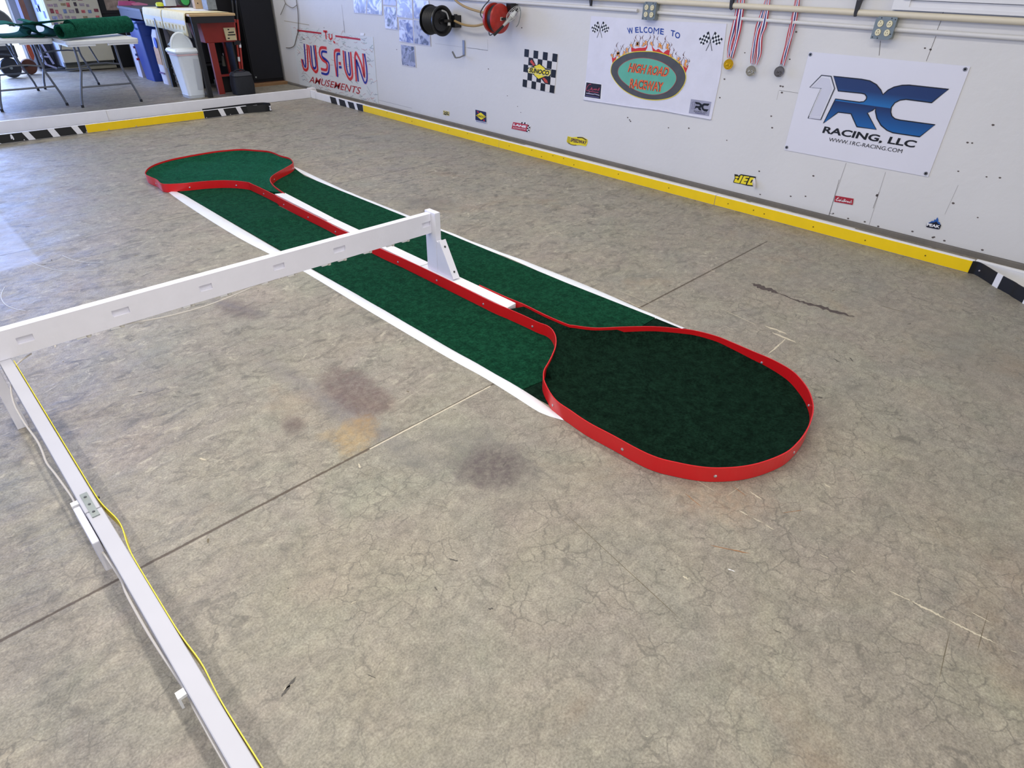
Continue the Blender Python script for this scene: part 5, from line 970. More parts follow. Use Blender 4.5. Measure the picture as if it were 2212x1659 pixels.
mb = MB(); mb.tube(smooth_path([(4.8,5.6831,1.0523),(4.8,5.5526,1.0267),(4.8,5.3959,1.0238),(4.8,5.2707,1.0434),(4.8,5.1622,1.0775)], 6), 0.011, HOSE, 10); obj('air_hose', mb, label='tan hose sagging between the black reel and the red reel', cat='hose', group='tan hoses between the reels')
t = thing('wall_hook', 'bent grey metal utility hook on wall between reels and checkered poster', 'hook', (4.87, 5.2, 0.77))
hw = [(4.88,5.643,0.875),(4.88,5.6458,0.797),(4.88,5.6406,0.7319)]; hq = [(4.8,5.6767,0.7159),(4.8,5.7274,0.7685)]
b = MB(); pts = [Vector(hw[0]), Vector(hw[1]), Vector(hw[2])]; b.box(((pts[0]+pts[2])/2), (0.004, 0.034, (pts[0]-pts[2]).length), mat('#8F9092', 0.4, metal=0.6)); obj('back_strip', b, t)
b = MB(); b.tube([Vector(hw[2])+Vector((-0.004, 0, 0)), Vector([(4.83,5.6512,0.7164)][0]), Vector([(4.79,5.6727,0.7124)][0])], 0.007, mat('#8F9092', 0.4, metal=0.6), 8); b.tube([Vector([(4.79,5.6727,0.7124)][0]), Vector([(4.77,5.6992,0.7724)][0])], 0.009, mat('#6F7072', 0.4, metal=0.6), 8); obj('arm', b, t)
# thin wall cord in the far corner
CC = mat('#6C655C', 0.6, var=0)
mb = MB(); mb.tube(smooth_path([(4.875,9.0913,1.1578),(4.875,9.0833,1.0834),(4.875,9.0955,0.931),(4.875,9.1598,0.744),(4.875,9.246,0.6415),(4.875,9.3356,0.5445),(4.875,9.4551,0.5034),(4.875,9.5961,0.4922)], 6), 0.005, CC, 6); obj('loose_wire', mb, label='thin dark cord looping down the wall beside the black cabinet', cat='cord', group='thin dark cords in the far corner')
mb = MB(); mb.tube(smooth_path([(4.875,9.4387,1.124),(4.875,9.4058,1.054),(4.875,9.3428,1.0292),(4.875,9.221,1.0071),(4.875,9.0966,1.0452)], 6), 0.004, CC, 6); obj('loose_wire', mb, label='short thin cord swagged across near the picture top above poster', cat='cord', group='thin dark cords in the far corner')
mb = MB(); mb.tube(smooth_path([(4.875,9.4058,1.054),(4.875,9.4721,1.0014),(4.875,9.5463,0.9476),(4.875,9.6033,0.9053)], 4), 0.004, CC, 6); obj('loose_wire', mb, label='thin cord branch running down toward the black cabinet top', cat='cord', group='thin dark cords in the far corner')

# ---------------- folding tables ----------------
def folding_table(x0, x1, y0, y1, label, legy):
    xc = (x0+x1)/2; t = thing('folding_table', label, 'table', (xc, (y0+y1)/2, 0), 'white folding tables at the back')
    b = MB(); r = 0.05; pl = []
    for cx, cy, a0 in ((x1-r, y1-r, 0), (x0+r, y1-r, 90), (x0+r, y0+r, 180), (x1-r, y0+r, 270)):
        for k in range(5): a = math.radians(a0+k*22.5); pl.append((cx+r*math.cos(a), cy+r*math.sin(a)))
    TT = mat('#DCDEDC', 0.4, var=0.04)
    b.prism(pl, floorf, 0.741, 0.705, TT); obj('tabletop', b, t, bevel=0.006)
    b = MB(); s0 = x0+0.03; s1 = xc-0.02
    for a, c in ((x0+0.03, x0+0.29), (x0+0.42, x1-0.03)): b.bx(a, c, y0+0.012, y0+0.03, 0.685, 0.708, TT)
    b.bx(x0+0.012, x0+0.03, y0+0.03, y1-0.03, 0.685, 0.708, TT); b.bx(x1-0.03, x1-0.012, y0+0.03, y1-0.03, 0.685, 0.708, TT); obj('skirt', b, t)
    for ly, dirn in legy:
        for s in (-1, 1):
            pts = [(xc+s*0.22, ly, 0.70), (xc+s*0.225, ly, 0.42), (xc+s*0.25, ly, 0.32), (xc+s*0.31, ly, 0.13), (xc+s*0.325, ly, 0.06), (xc+s*0.335, ly, 0.012)]
            l = MB(); l.tube(smooth_path(pts, 3), 0.0125, STEEL_LEG, 10); l.tube([(xc+s*0.335, ly, 0.03), (xc+s*0.335, ly, 0.0)], 0.016, mat('#1C1D20', 0.6), 10); obj('leg', l, t)
        c = MB(); c.tube([(xc-0.285, ly, 0.22), (xc+0.285, ly, 0.22)], 0.010, STEEL_LEG, 8); obj('crossbar', c, t)
        c = MB(); c.tube([(xc-0.225, ly, 0.44), (xc-0.08, ly+dirn*0.03, 0.46), (xc+0.08, ly+dirn*0.03, 0.46), (xc+0.225, ly, 0.44)], 0.009, STEEL_LEG, 8); c.tube([(xc, ly+dirn*0.03, 0.46), (xc, ly+dirn*0.36, 0.70)], 0.009, STEEL_LEG, 8); obj('brace', c, t)
folding_table(1.985, 2.745, 9.03, 11.45, 'white folding table carrying the big roll of green turf', ((9.46, 1), (11.2, -1)))
folding_table(1.215, 1.975, 9.52, 11.90, 'white folding table at the left edge, loose turf on top', ((9.73, 1), (11.12, -1)))

# turf rolls and folds on the tables
ROLL = turf('#0F4434', 0.22); ROLLB = mat('#1B1E1C', 0.9, var=0.1)
t = thing('turf_roll', 'big rolled-up length of green turf lying across the right table', 'roll', (2.45, 9.35, 0.742))
a0 = Vector((1.99, 9.14, 0.0)); a1 = Vector((2.84, 9.62, 0.0)); axv = (a1-a0); al = axv.normalized(); up_ = Vector((0, 0, 1)); sd = al.cross(up_)
def spiral(turns, r0, r1, base, zc, start=0):
    pts = []
    n = int(turns*20)
    for i in range(n+1):
        a = start+2*math.pi*i/20; r = r0+(r1-r0)*i/n; pts.append(base+sd*(r*math.cos(a))+up_*(zc+r*math.sin(a)))
    return pts
b = MB(); b.sheet(spiral(2.6, 0.060, 0.098, a0+al*0.14, 0.742+0.105), axv*0.86, 0.008, ROLL); obj('outer_roll', b, t)
b = MB(); b.sheet(spiral(1.5, 0.060, 0.076, a0-al*0.02+sd*0.01, 0.742+0.088), axv*0.7, 0.008, ROLL); obj('inner_roll', b, t)
b = MB(); b.sheet([a0+al*0.12-sd*0.05+up_*(0.742+0.195), a0+al*0.1-sd*0.25+up_*(0.742+0.18), a0+al*0.02-sd*0.45+up_*0.90, a0-al*0.05-sd*0.65+up_*0.87], axv*0.45, 0.008, ROLL); obj('loose_flap', b, t)
def fold(prof, y, depth, label, m=ROLL):
    mb = MB(); mb.sheet([(p[0], y, p[1]) for p in smooth_path(prof, 4)], (0.0, depth, 0), 0.007, m)
    lo = min(v.z for v in mb.v); 
    for v in mb.v: v.z += 0.7425-lo
    obj('turf_fold', mb, label=label, cat='turf', group='loose turf lengths on the tables')
fold([(1.4098,0.8353),(1.4943,0.9176),(1.5813,0.9323),(1.651,0.9348),(1.7185,0.9288),(1.7801,0.9042),(1.8313,0.8795),(1.8312,0.859),(1.7938,0.8221),(1.7031,0.8077),(1.5362,0.8094)], 9.75, 0.55, 'arched length of green turf at the picture left edge, dark inside')
fold([(1.8419,0.9273),(1.8845,0.9344),(1.9374,0.9205),(1.9862,0.8929),(2.0429,0.8602),(2.0881,0.8439),(2.067,0.7996),(1.9966,0.7947),(1.9413,0.8056),(1.906,0.8305),(1.8875,0.8649),(1.8964,0.9027),(1.9224,0.9107)], 9.72, 0.6, 'bright teal-edged curl of turf between the two rolls')
fold([(1.7741,0.8517),(1.7688,0.8287),(1.8026,0.7954),(1.8985,0.78),(1.9368,0.7978),(1.8804,0.8366),(1.8176,0.8619),(1.7828,0.8601)], 9.66, 0.35, 'small flattened loop of turf lying lowest on the left table')

# ---------------- workbench ----------------
t = thing('workbench', 'black-framed workbench with pale wooden top along the right wall', 'workbench', (3.9, 10.4, 0))
BW = mat('#17181B', 0.45, var=0.15)
b = MB(); b.bx(3.45, 4.04, 9.20, 10.85, 0.935, 0.962, mat('#C8A878', 0.55, var=0.15, vscale=6, stretch=(2, 10, 10))); obj('worktop', b, t, bevel=0.003)
b = MB(); b.bx(3.47, 4.02, 9.22, 9.26, 0.86, 0.934, BW); b.bx(3.47, 3.51, 9.26, 10.8, 0.86, 0.934, BW); obj('apron', b, t)
for lx, ly in ((3.47, 9.21), (3.44, 10.38), (3.98, 10.38)):
    b = MB(); b.bx(lx, lx+0.055, ly, ly+0.055, 0, 0.86, BW); obj('leg', b, t)
b = MB(); b.bx(3.41, 3.438, 10.36, 10.39, 0.25, 0.86, mat('#7E8488', 0.4)); obj('metal_strip', b, t, plabel='grey metal strip')
b = MB(); b.bx(4.02, 4.04, 9.45, 10.8, 0.06, 0.86, BW); obj('back_panel', b, t)
b = MB(); b.bx(3.6, 4.01, 9.85, 10.8, 0.30, 0.33, BW); obj('lower_shelf', b, t)
# towels over the front edge
TW = mat('#E8DDB4', 0.85, var=0.08, vscale=20, bump=0.4, bscale=60); TWB = mat('#D9DADA', 0.85, var=0.04); TWP = mat('#C9B684', 0.85, var=0.05)
def towel(y0, y1, zlow0, zlow1, label):
    t = thing('hanging_towel', label, 'towel', (3.44, (y0+y1)/2, min(zlow0, zlow1)), 'cream towels over the workbench edge')
    b = MB(); n = 14; vs = []
    pr = [(4.00, 0.966), (3.60, 0.968), (3.45, 0.969), (3.437, 0.955), (3.433, 0.90), (3.430, 0.82), (3.428, None)]
    for i in range(n+1):
        u = i/n; y = y0+(y1-y0)*u; zl = zlow0*(1-u)+zlow1*u
        for k, (x, z) in enumerate(pr):
            wv = 0.006*math.sin(u*19+k) if k > 3 else 0; vs.append((x-abs(wv)*1.5, y, zl if z is None else z))
    K = len(pr); fs = [(i*K+k, (i+1)*K+k, (i+1)*K+k+1, i*K+k+1) for i in range(n) for k in range(K-1)]
    b.add(vs, fs, TW, True); o = obj('cloth', b, t); md = o.modifiers.new('thick', 'SOLIDIFY'); md.thickness = 0.003; md.offset = 1
    b = MB(); zt = 0.885
    b.add([(3.4195, y0+0.01, zt), (3.4195, y1-0.01, zt), (3.4195, y1-0.01, zt-0.045), (3.4195, y0+0.01, zt-0.045)], [(0, 1, 2, 3)], TWB); 
    yy = y0+0.08
    while yy < y1-0.08:
        b.prism([(yy, 0.825), (yy+0.05, 0.825), (yy+0.035, 0.775), (yy+0.015, 0.775)], wallf, 3.4165, 3.4195, TWP); yy += 0.12
    for v in b.v: v.x -= 0.0
    obj('printed_band', b, t)
towel(9.30, 10.08, 0.715, 0.752, 'cream printed towel hanging over the bench, nearest the white bin')
towel(10.10, 10.80, 0.752, 0.748, 'cream printed towel hanging over the bench, farther one by blue bin')
mb = MB(); mb.box((3.50, 9.27, 0.84), (0.03, 0.05, 0.24), TW); obj('towel_corner', mb, label='cream towel corner drooping beside the front bench leg', cat='towel')
# papers on the bench
for i, (w_, ang) in enumerate(((0, 0.05), (1, -0.08), (2, 0.15), (3, 0.0))):
    mb = MB(); rot = Matrix.Rotation(ang, 3, 'Z'); mb.box((3.78, 9.95+0.02*i, 0.9645+0.004*i), (0.36-0.03*i, 0.70-0.03*i, 0.0036), mat(['#C88E58', '#E8E6E6', '#DADBE2', '#EFEFEF'][i], 0.6, var=0.03), rot)
    obj('paper_sheet', mb, label=['tan paper sheet at the bottom of the bench paper pile', 'white paper sheet second from the bottom of the bench pile', 'grey-white paper sheet second from the top of the bench pile', 'white paper sheet on top of the bench paper pile'][i], cat='paper', group='papers piled on the workbench')
def on_bench(px, name, m, prof, label, cat, n=20, sx=1):
    mb = MB(); mb.lathe(prof, m, loc=(px[0], px[1], 0.963), n=n, sx=sx); obj(name, mb, label=label, cat=cat)
p_ = [(3.56, 10.45, 0.963), (3.86, 10.35, 0.963), (3.88, 9.95, 0.963), (3.95, 9.72, 0.963), (3.72, 10.5, 0.963), (0, 0, 0)]
t = thing('tape_roll', 'small roll with lime-yellow top at the back of the bench', 'tape', (p_[0][0], p_[0][1], 0.963))
b = MB(); b.lathe([(0.045, 0), (0.045, 0.03), (0, 0.03)], mat('#2A2620', 0.6), loc=(p_[0][0], p_[0][1], 0.963), n=20); obj('base', b, t)
b = MB(); b.lathe([(0.05, 0.031), (0.05, 0.06), (0.035, 0.075), (0, 0.078)], mat('#C9D23C', 0.5), loc=(p_[0][0], p_[0][1], 0.963), n=20); obj('top', b, t)
mb = MB(); c = Vector(p_[1]); mb.lathe([(0.03, -0.04), (0.075, -0.035), (0.08, 0), (0.075, 0.035), (0.03, 0.04)], mat('#1C2A20', 0.4), loc=(c.x, c.y, c.z+0.10), axis='Y', n=24); mb.lathe([(0.045, -0.045), (0.056, -0.045), (0.056, -0.034), (0.045, -0.034)], mat('#3DA050', 0.4), loc=(c.x, c.y, c.z+0.10), axis='Y', n=24)
obj('green_spool', mb, label='round green and black spool on the bench behind the papers', cat='spool')
mb = MB(); c = Vector(p_[2]); mb.bx(c.x-0.05, c.x+0.05, c.y-0.03, c.y+0.05, 0.982, 1.10, mat('#B99C78', 0.6, var=0.1)); mb.lathe([(0.008, 0), (0.008, -0.002), (0, -0.002)], BW, loc=(c.x-0.01, c.y-0.03, 1.045), axis='Y', n=10); obj('wood_block', mb, label='tan wooden block with one hole on the bench', cat='block')
mb = MB(); c = Vector(p_[3]); mb.bx(c.x-0.06, c.x+0.06, c.y-0.06, c.y+0.1, 0.982, 1.12, mat('#7E8486', 0.5, var=0.3, vscale=30)); obj('grey_box', mb, label='mottled grey box at the right end of the bench', cat='box')
mb = MB(); c = Vector(p_[4]); mb.bx(c.x-0.08, c.x+0.06, c.y-0.05, c.y+0.03, 0.992, 1.16, mat('#B9BCC2', 0.5, var=0.1)); obj('storage_case', mb, label='pale grey case behind the papers on the bench', cat='case')
mb = MB(); c = Vector(p_[5]); mb.bx(3.62, 3.98, 10.55, 10.75, 0.964, 0.99, mat('#6E3040', 0.6)); obj('dark_red_tray', mb, label='dark red tray at the far end of the bench', cat='tray')
# pink cloth with bottles beyond the bench end
q = [(3.512,0.9944),(3.693,0.9925),(3.7485,0.9799),(3.7101,0.8622),(3.6269,0.882),(3.4732,0.8996)]
b = MB(); b.prism(q, backf, 12.0, 12.012, mat('#C05A8C', 0.8, var=0.1)); t = thing('pink_cloth', 'pink cloth draped over the far grey side table', 'cloth', (cen(q)[0], 12.0, min(p[1] for p in q))); obj('cloth', b, t)
q2 = [(3.6778,0.9635),(3.78,0.9743),(3.9063,0.9485),(3.8909,0.9304),(3.8242,0.8978),(3.7727,0.9047),(3.6668,0.9486)]; b = MB(); b.prism(q2, backf, 11.97, 11.985, mat('#DD86A8', 0.8, var=0.05)); obj('folded_corner', b, t)
t = thing('side_table', 'dark grey side table under the pink cloth', 'table', (3.9, 11.5, 0))
b = MB(); b.bx(3.46, 4.3, 11.0, 11.98, 0.905, 0.935, mat('#5A5C62', 0.5)); b.bx(3.47, 3.50, 11.02, 11.96, 0.80, 0.905, mat('#4A4C52', 0.5)); obj('tabletop', b, t)
for lx, ly in ((3.47, 11.55), (4.24, 11.04), (3.47, 11.92), (4.24, 11.92)): b = MB(); b.bx(lx, lx+0.045, ly, ly+0.045, 0, 0.905, BW); obj('leg', b, t)

# things under and beside the bench
t = thing('parts_washer', 'red parts washer tank on legs under the bench end', 'washer', (3.83, 9.6, 0))
RW = mat('#8E2A22', 0.5, var=0.12)
b = MB(); b.add([(3.62, 9.36, 0.87), (4.08, 9.36, 0.87), (4.08, 9.80, 0.87), (3.62, 9.80, 0.87), (3.66, 9.40, 0.62), (4.06, 9.40, 0.62), (4.06, 9.76, 0.62), (3.66, 9.76, 0.62)], [(0,1,2,3),(4,7,6,5),(0,4,5,1),(1,5,6,2),(2,6,7,3),(3,7,4,0)], RW); obj('tank', b, t, bevel=0.006)
b = MB(); b.bx(3.60, 4.10, 9.345, 9.365, 0.845, 0.885, RW); obj('rim', b, t)
b = MB(); b.bx(3.69, 3.77, 9.40, 9.44, 0, 0.62, RW); obj('leg', b, t)
b = MB(); b.bx(4.00, 4.05, 9.66, 9.70, 0, 0.62, RW); obj('leg', b, t)
b = MB(); b.bx(3.72, 4.04, 9.42, 9.46, 0.21, 0.235, RW); obj('crossbar', b, t)
q = [(3.9131,0.7905),(4.066,0.7903),(4.0603,0.6434),(3.9229,0.6445)]
b = MB(); b.prism(q, backf, 9.352, 9.372, mat('#CDBE92', 0.6, var=0.05)); 
for l in ([(3.9615,0.7696),(3.9839,0.7688)], [(3.9646,0.7356),(4.0421,0.7376)], [(3.9493,0.707),(4.0552,0.7077)], [(3.94,0.6683),(3.9685,0.6685)]): stroke(b, l, 0.014, 9.3505, INK, backf)
obj('warning_label', b, t, plabel='cream label with black lines of print')
# white swing-top bin
t = thing('swing_top_bin', 'white plastic rubbish bin with arched swing lid beside the bench leg', 'bin', (3.36, 9.44, 0))
cx, cy = 3.36, 9.44
def sq(w_, d_, z, r=0.04, n=4):
    out = []
    for sx_, sy_, a0 in ((1, 1, 0), (-1, 1, 90), (-1, -1, 180), (1, -1, 270)):
        for k in range(n): a = math.radians(a0+k*90/(n-1)); out.append((cx+sx_*(w_-r)+r*math.cos(a), cy+sy_*(d_-r)+r*math.sin(a), z))
    return out
def loft(mb, rings, m, cap=True):
    n = len(rings[0]); vs = [p for r in rings for p in r]; fs = [(i*n+k, i*n+(k+1) % n, (i+1)*n+(k+1) % n, (i+1)*n+k) for i in range(len(rings)-1) for k in range(n)]
    if cap: fs.append(tuple(range(n))[::-1]); fs.append(tuple((len(rings)-1)*n+k for k in range(n)))
    mb.add(vs, fs, m, True)
PB_ = mat('#DCE2E4', 0.4, var=0.03)
b = MB(); loft(b, [sq(0.105, 0.13, 0.0), sq(0.11, 0.135, 0.03), sq(0.112, 0.138, 0.035), sq(0.108, 0.134, 0.045), sq(0.145, 0.175, 0.53)], PB_); obj('body', b, t)
b = MB(); loft(b, [sq(0.150, 0.180, 0.505), sq(0.152, 0.182, 0.515), sq(0.150, 0.180, 0.522)], mat('#D8B8B8', 0.5)); obj('liner_edge', b, t, plabel='pinkish liner edge')
b = MB(); loft(b, [sq(0.160, 0.190, 0.53), sq(0.165, 0.195, 0.55), sq(0.150, 0.180, 0.575), sq(0.13, 0.16, 0.58)], PB_); obj('lid_rim', b, t)
b = MB(); arch = [(cx+0.13*math.cos(math.pi*k/12), 0.575+0.17*math.sin(math.pi*k/12)) for k in range(13)]; b.prism(arch, backf, cy+0.00, cy+0.02, PB_); b.tube([(p[0], cy+0.01, p[1]) for p in arch], 0.016, PB_, 8); obj('swing_flap', b, t)
b = MB(); b.prism([(cx+0.02, 0.10), (cx+0.09, 0.10), (cx+0.115, 0.46), (cx+0.04, 0.47), (cx+0.025, 0.44)], backf, cy-0.181, cy-0.160, mat('#C8CCD0', 0.5)); 
bb = MB(); bb.add([(cx+0.02, cy-0.146, 0.10), (cx+0.085, cy-0.146, 0.10), (cx+0.11, cy-0.174, 0.46), (cx+0.035, cy-0.174, 0.465)], [(0, 1, 2, 3)], mat('#C4C9CE', 0.5, var=0.02)); obj('grip_panel', bb, t)
mb = MB(); q = [(3.2627,0.6048),(3.3907,0.7067),(3.4072,0.6893),(3.3759,0.6331),(3.3054,0.569)]; mb.prism(q, backf, 9.645, 9.66, mat('#A9BCC8', 0.3)); obj('plastic_tub', mb, label='translucent bluish plastic piece sticking up behind the white bin', cat='plastic')
# blue recycling bin
t = thing('recycling_bin', 'tall narrow blue recycling bin in the gap at the bench end', 'bin', (3.50, 11.2, 0)); cx, cy = 3.50, 11.22; BL = mat('#16337E', 0.4, var=0.06)
b = MB(); loft(b, [sq(0.085, 0.20, 0.0), sq(0.135, 0.25, 0.76), sq(0.15, 0.265, 0.765), sq(0.15, 0.265, 0.79), sq(0.12, 0.24, 0.79), sq(0.11, 0.22, 0.60)], BL); obj('body', b, t)
b = MB(); b.tube(smooth_path([(3.36, 11.0, 0.77), (3.325, 10.99, 0.76), (3.322, 10.99, 0.71), (3.36, 11.0, 0.69)], 4), 0.012, mat('#4C7AC8', 0.35), 8); obj('handle', b, t)
b = MB(); b.bx(3.43, 3.60, 10.955, 10.965, 0.60, 0.605, mat('#14306E', 0.5)); obj('ridge', b, t)
# sacks and boxes between the bench legs
t = thing('paper_sack', 'white and tan printed sack between blue bin and bench leg', 'sack', (3.55, 10.75, 0)); cx, cy = 3.56, 10.72
b = MB(); loft(b, [sq(0.10, 0.12, 0.0), sq(0.11, 0.13, 0.3), sq(0.10, 0.12, 0.62), sq(0.08, 0.09, 0.70)], mat('#C9C4C6', 0.6, var=0.08)); obj('sack', b, t)
b = MB(); b.bx(3.458, 3.462, 10.62, 10.80, 0.26, 0.48, mat('#C89A6A', 0.5, var=0.3, vscale=30)); b.prism([(10.66+0.05*math.cos(a*0.6), 0.54+0.07*math.sin(a*0.6)) for a in range(11)], wallf, 3.452, 3.46, mat('#1C46B4', 0.5)); b.bx(3.45, 3.455, 10.62, 10.80, 0.14, 0.16, mat('#5A2A6A', 0.5))
for v in b.v: v.x -= 0.012
obj('printed_front', b, t)
t = thing('carton', 'white carton with red and blue print left of the blue bin', 'box', (3.4, 11.65, 0)); b = MB(); b.bx(3.42, 3.56, 11.56, 11.75, 0, 0.56, mat('#B9B4B8', 0.6, var=0.05)); obj('box', b, t)
b = MB(); 
for z, c_ in ((0.40, '#8A4A5C'), (0.30, '#5A6AA0'), (0.24, '#B03A48'), (0.46, '#7A7680')): b.bx(3.40, 3.545, 11.554, 11.56, z, z+0.03, mat(c_, 0.6))
obj('print', b, t)
mb = MB(); mb.bx(3.53, 3.80, 10.02, 10.30, 0.0, 0.44, mat('#121418', 0.6, var=0.4, vscale=18)); 
t = thing('printed_box', 'black box with grey print behind the white bin', 'box', (3.66, 10.1, 0)); 
b = MB(); b.bx(3.53, 3.80, 10.0, 10.30, 0.0, 0.40, mat('#0E1014', 0.6)); obj('box', b, t)
b = MB()
for l in ([(3.3546,0.3321),(3.3914,0.3327)], [(3.3544,0.2951),(3.4175,0.2815)], [(3.3621,0.2263),(3.3767,0.1939),(3.4049,0.2106)], [(3.3582,0.1261),(3.4195,0.1148)]): stroke(b, l, 0.022, 9.998, mat('#6C7478', 0.6), backf)
obj('print', b, t)
mb = MB(); mb.bx(3.54, 3.78, 9.98, 10.26, 0.405, 0.62, mat('#32363A', 0.6, var=0.5, vscale=14)); obj('plastic_bag', mb, label='crumpled dark grey bag on top of the black printed box', cat='bag')
# black boxes added to deepen the shade under the bench
for (x0, x1, y0, y1, z0, z1, c_, nm, lab) in ((3.78, 4.20, 9.85, 10.3, 0.34, 0.60, '#0B0C0E', 'shade_box_upper', 'black box added to darken the shelf behind the red washer'), (3.80, 4.15, 9.50, 9.75, 0.0, 0.20, '#08090B', 'shade_box_lower', 'low black box added to darken the floor under the red washer')):
    mb = MB(); mb.bx(x0, x1, y0, y1, z0, z1, mat(c_, 0.7, var=0.2)); obj(nm, mb, label=lab, cat='case', bevel=0.01)
yq = [(4.0368,0.4353),(3.9902,0.391),(4.0191,0.2878),(4.064,0.2784)]
mb = MB(); mb.lathe([(0, -0.01), (0.024, -0.005), (0.026, 0.005), (0, 0.01)], mat('#C4C0CC', 0.4), loc=(yq[0][0], 9.80, yq[0][1]), axis='Y', n=16); obj('white_knob', mb, label='round white knob in the dark space under the bench', cat='knob')
mb = MB(); mb.tube([(yq[0][0]-0.02, 9.82, yq[0][1]-0.02), (yq[2][0]-0.01, 9.82, yq[2][1])], [0.02, 0.03], mat('#5E5C54', 0.6), 10); obj('spray_bottle', mb, label='dull grey-green bottle below the white knob', cat='bottle')
mb = MB(); mb.lathe([(0.022, -0.04), (0.026, 0), (0.018, 0.05), (0, 0.05)], mat('#B9843A', 0.5), loc=(yq[3][0], 9.82, yq[3][1]), n=12); obj('orange_bottle', mb, label='small orange bottle under the red tank', cat='bottle')
# red bars leaning at the bench end
t = thing('lopper_bars', 'two long red bars with white bands leaning by black cabinet', 'tool', (4.17, 9.52, 0.2))
pp = [(4.1471,9.52,0.8717),(4.0939,9.52,0.2512),(4.1982,9.52,0.8704),(4.1269,9.52,0.2489),(4.1281,9.52,0.5977),(4.1268,9.52,0.5077),(4.0643,9.52,0.409),(4.1087,9.52,0.5143)]
REDB = mat('#A83228', 0.45, var=0.08)
for a_, c_, w_ in ((0, 1, (6, None)), (2, 3, (5, None))):
    b = MB(); b.tube([pp[a_], pp[c_]], 0.014, REDB, 10); A1, B1 = Vector(pp[a_]), Vector(pp[c_]); 
    obj('bar', b, t)
    b = MB(); s = 0.72 if a_ == 0 else 0.45; b.tube([A1.lerp(B1, s), A1.lerp(B1, s+0.09)], 0.0155, PW, 10); obj('white_band', b, t)
b = MB(); b.tube([Vector(pp[0])+Vector((0.03, 0, 0.22)), Vector(pp[0])], 0.012, BW, 8); obj('blade_arm', b, t); b = MB(); b.tube([Vector(pp[2])+Vector((0.03, 0, 0.22)), Vector(pp[2])], 0.012, BW, 8); obj('blade_arm', b, t); b = MB(); b.box(Vector(pp[4]), (0.10, 0.03, 0.05), BW); obj('pivot', b, t)
# black bag
t = thing('black_bag', 'black fabric bag standing in front of the tall black cabinet', 'bag', (3.98, 9.12, 0)); cx, cy = 3.97, 9.25
BF = mat('#24262A', 0.8, var=0.2, vscale=30, bump=0.3, bscale=60)
b = MB(); loft(b, [sq(0.13, 0.10, 0.0), sq(0.135, 0.11, 0.12), sq(0.125, 0.10, 0.225), sq(0.10, 0.07, 0.25)], BF); obj('body', b, t)
b = MB(); loft(b, [[(p[0], p[1], p[2]) for p in sq(0.13, 0.10, 0.235)], sq(0.11, 0.08, 0.275)], mat('#3A3C40', 0.7, var=0.1)); obj('top_flap', b, t)
b = MB(); b.tube(smooth_path([(3.88, 9.25, 0.27), (3.92, 9.24, 0.30), (4.0, 9.24, 0.30), (4.05, 9.25, 0.27)], 4), 0.010, BF, 8); obj('handle', b, t)
# tall black cabinet on planks
t = thing('tall_cabinet', 'tall plain black cabinet in the far corner by the right wall', 'cabinet', (4.6, 10.1, 0.03))
CB = mat('#101117', 0.6, var=0.08, spec=0.3)
b = MB(); b.bx(4.375, 4.86, 9.80, 10.6, 0.045, 2.1, CB); obj('body', b, t, bevel=0.004)
b = MB(); b.bx(4.39, 4.85, 9.785, 9.799, 0.08, 2.09, mat('#15161D', 0.55, var=0.06, spec=0.3)); obj('door', b, t, bevel=0.003)
k = [(4.4207,9.78,0.1161)][0]; b = MB(); b.lathe([(0.010, 0), (0.012, -0.01), (0, -0.014)], GALV, loc=(k[0], 9.785, k[2]), axis='Y', n=12); obj('lock', b, t)
mb = MB(); mb.bx(4.33, 4.87, 9.70, 9.79, 0, 0.035, mat('#8C6A48', 0.7, var=0.2, vscale=10, stretch=(2, 14, 14))); obj('wood_plank', mb, label='bare brown plank lying in front of the black cabinet', cat='plank', group='planks under the black cabinet')
mb = MB(); mb.bx(4.36, 4.87, 9.80, 10.6, 0, 0.044, mat('#5A3A2A', 0.7, var=0.2)); obj('wood_plank', mb, label='dark brown plank bearing the tall black cabinet', cat='plank', group='planks under the black cabinet')

mb = MB(); mb.bx(4.06, 4.365, 9.98, 10.06, 0.0, 1.95, mat('#0C0C10', 0.6, var=0.1, spec=0.3)); obj('dark_gap_board', mb, label='black board added for the dark gap between the workbench and the tall cabinet', cat='board')  # added sheet that blackens the shaded gap left of the cabinet
# ---------------- fridge and back wall things ----------------
t = thing('fridge', 'old cream refrigerator covered with small photos, against the back wall', 'fridge', (3.05, 13.1, 0))
FC = mat('#C3BEA8', 0.5, var=0.05); FS = mat('#CCD4E4', 0.45, var=0.04)
b = MB(); b.bx(2.70, 3.44, 12.90, 13.60, 0.06, 1.75, FS); obj('body', b, t, bevel=0.01)
b = MB(); b.bx(2.70, 3.44, 12.80, 12.885, 0.13, 1.15, FC); obj('door', b, t, bevel=0.012)
b = MB(); b.bx(2.70, 3.44, 12.80, 12.885, 1.165, 1.74, FC); obj('door', b, t, bevel=0.012)
b = MB(); b.bx(2.72, 3.42, 12.86, 12.90, 0.02, 0.12, mat('#4A4A3E', 0.6, var=0.3, vscale=60, stretch=(1, 1, 8))); obj('grille', b, t)
b = MB(); b.bx(2.70, 3.44, 12.83, 12.86, 0.015, 0.055, mat('#8C8874', 0.5)); obj('foot_strip', b, t)
rr = random.Random(3); pc = ['#7A3A44', '#5A5E84', '#8A7A5C', '#3C3038', '#A08A94', '#6A7A9C', '#B05A5C', '#54443C', '#8890B4', '#94888C']
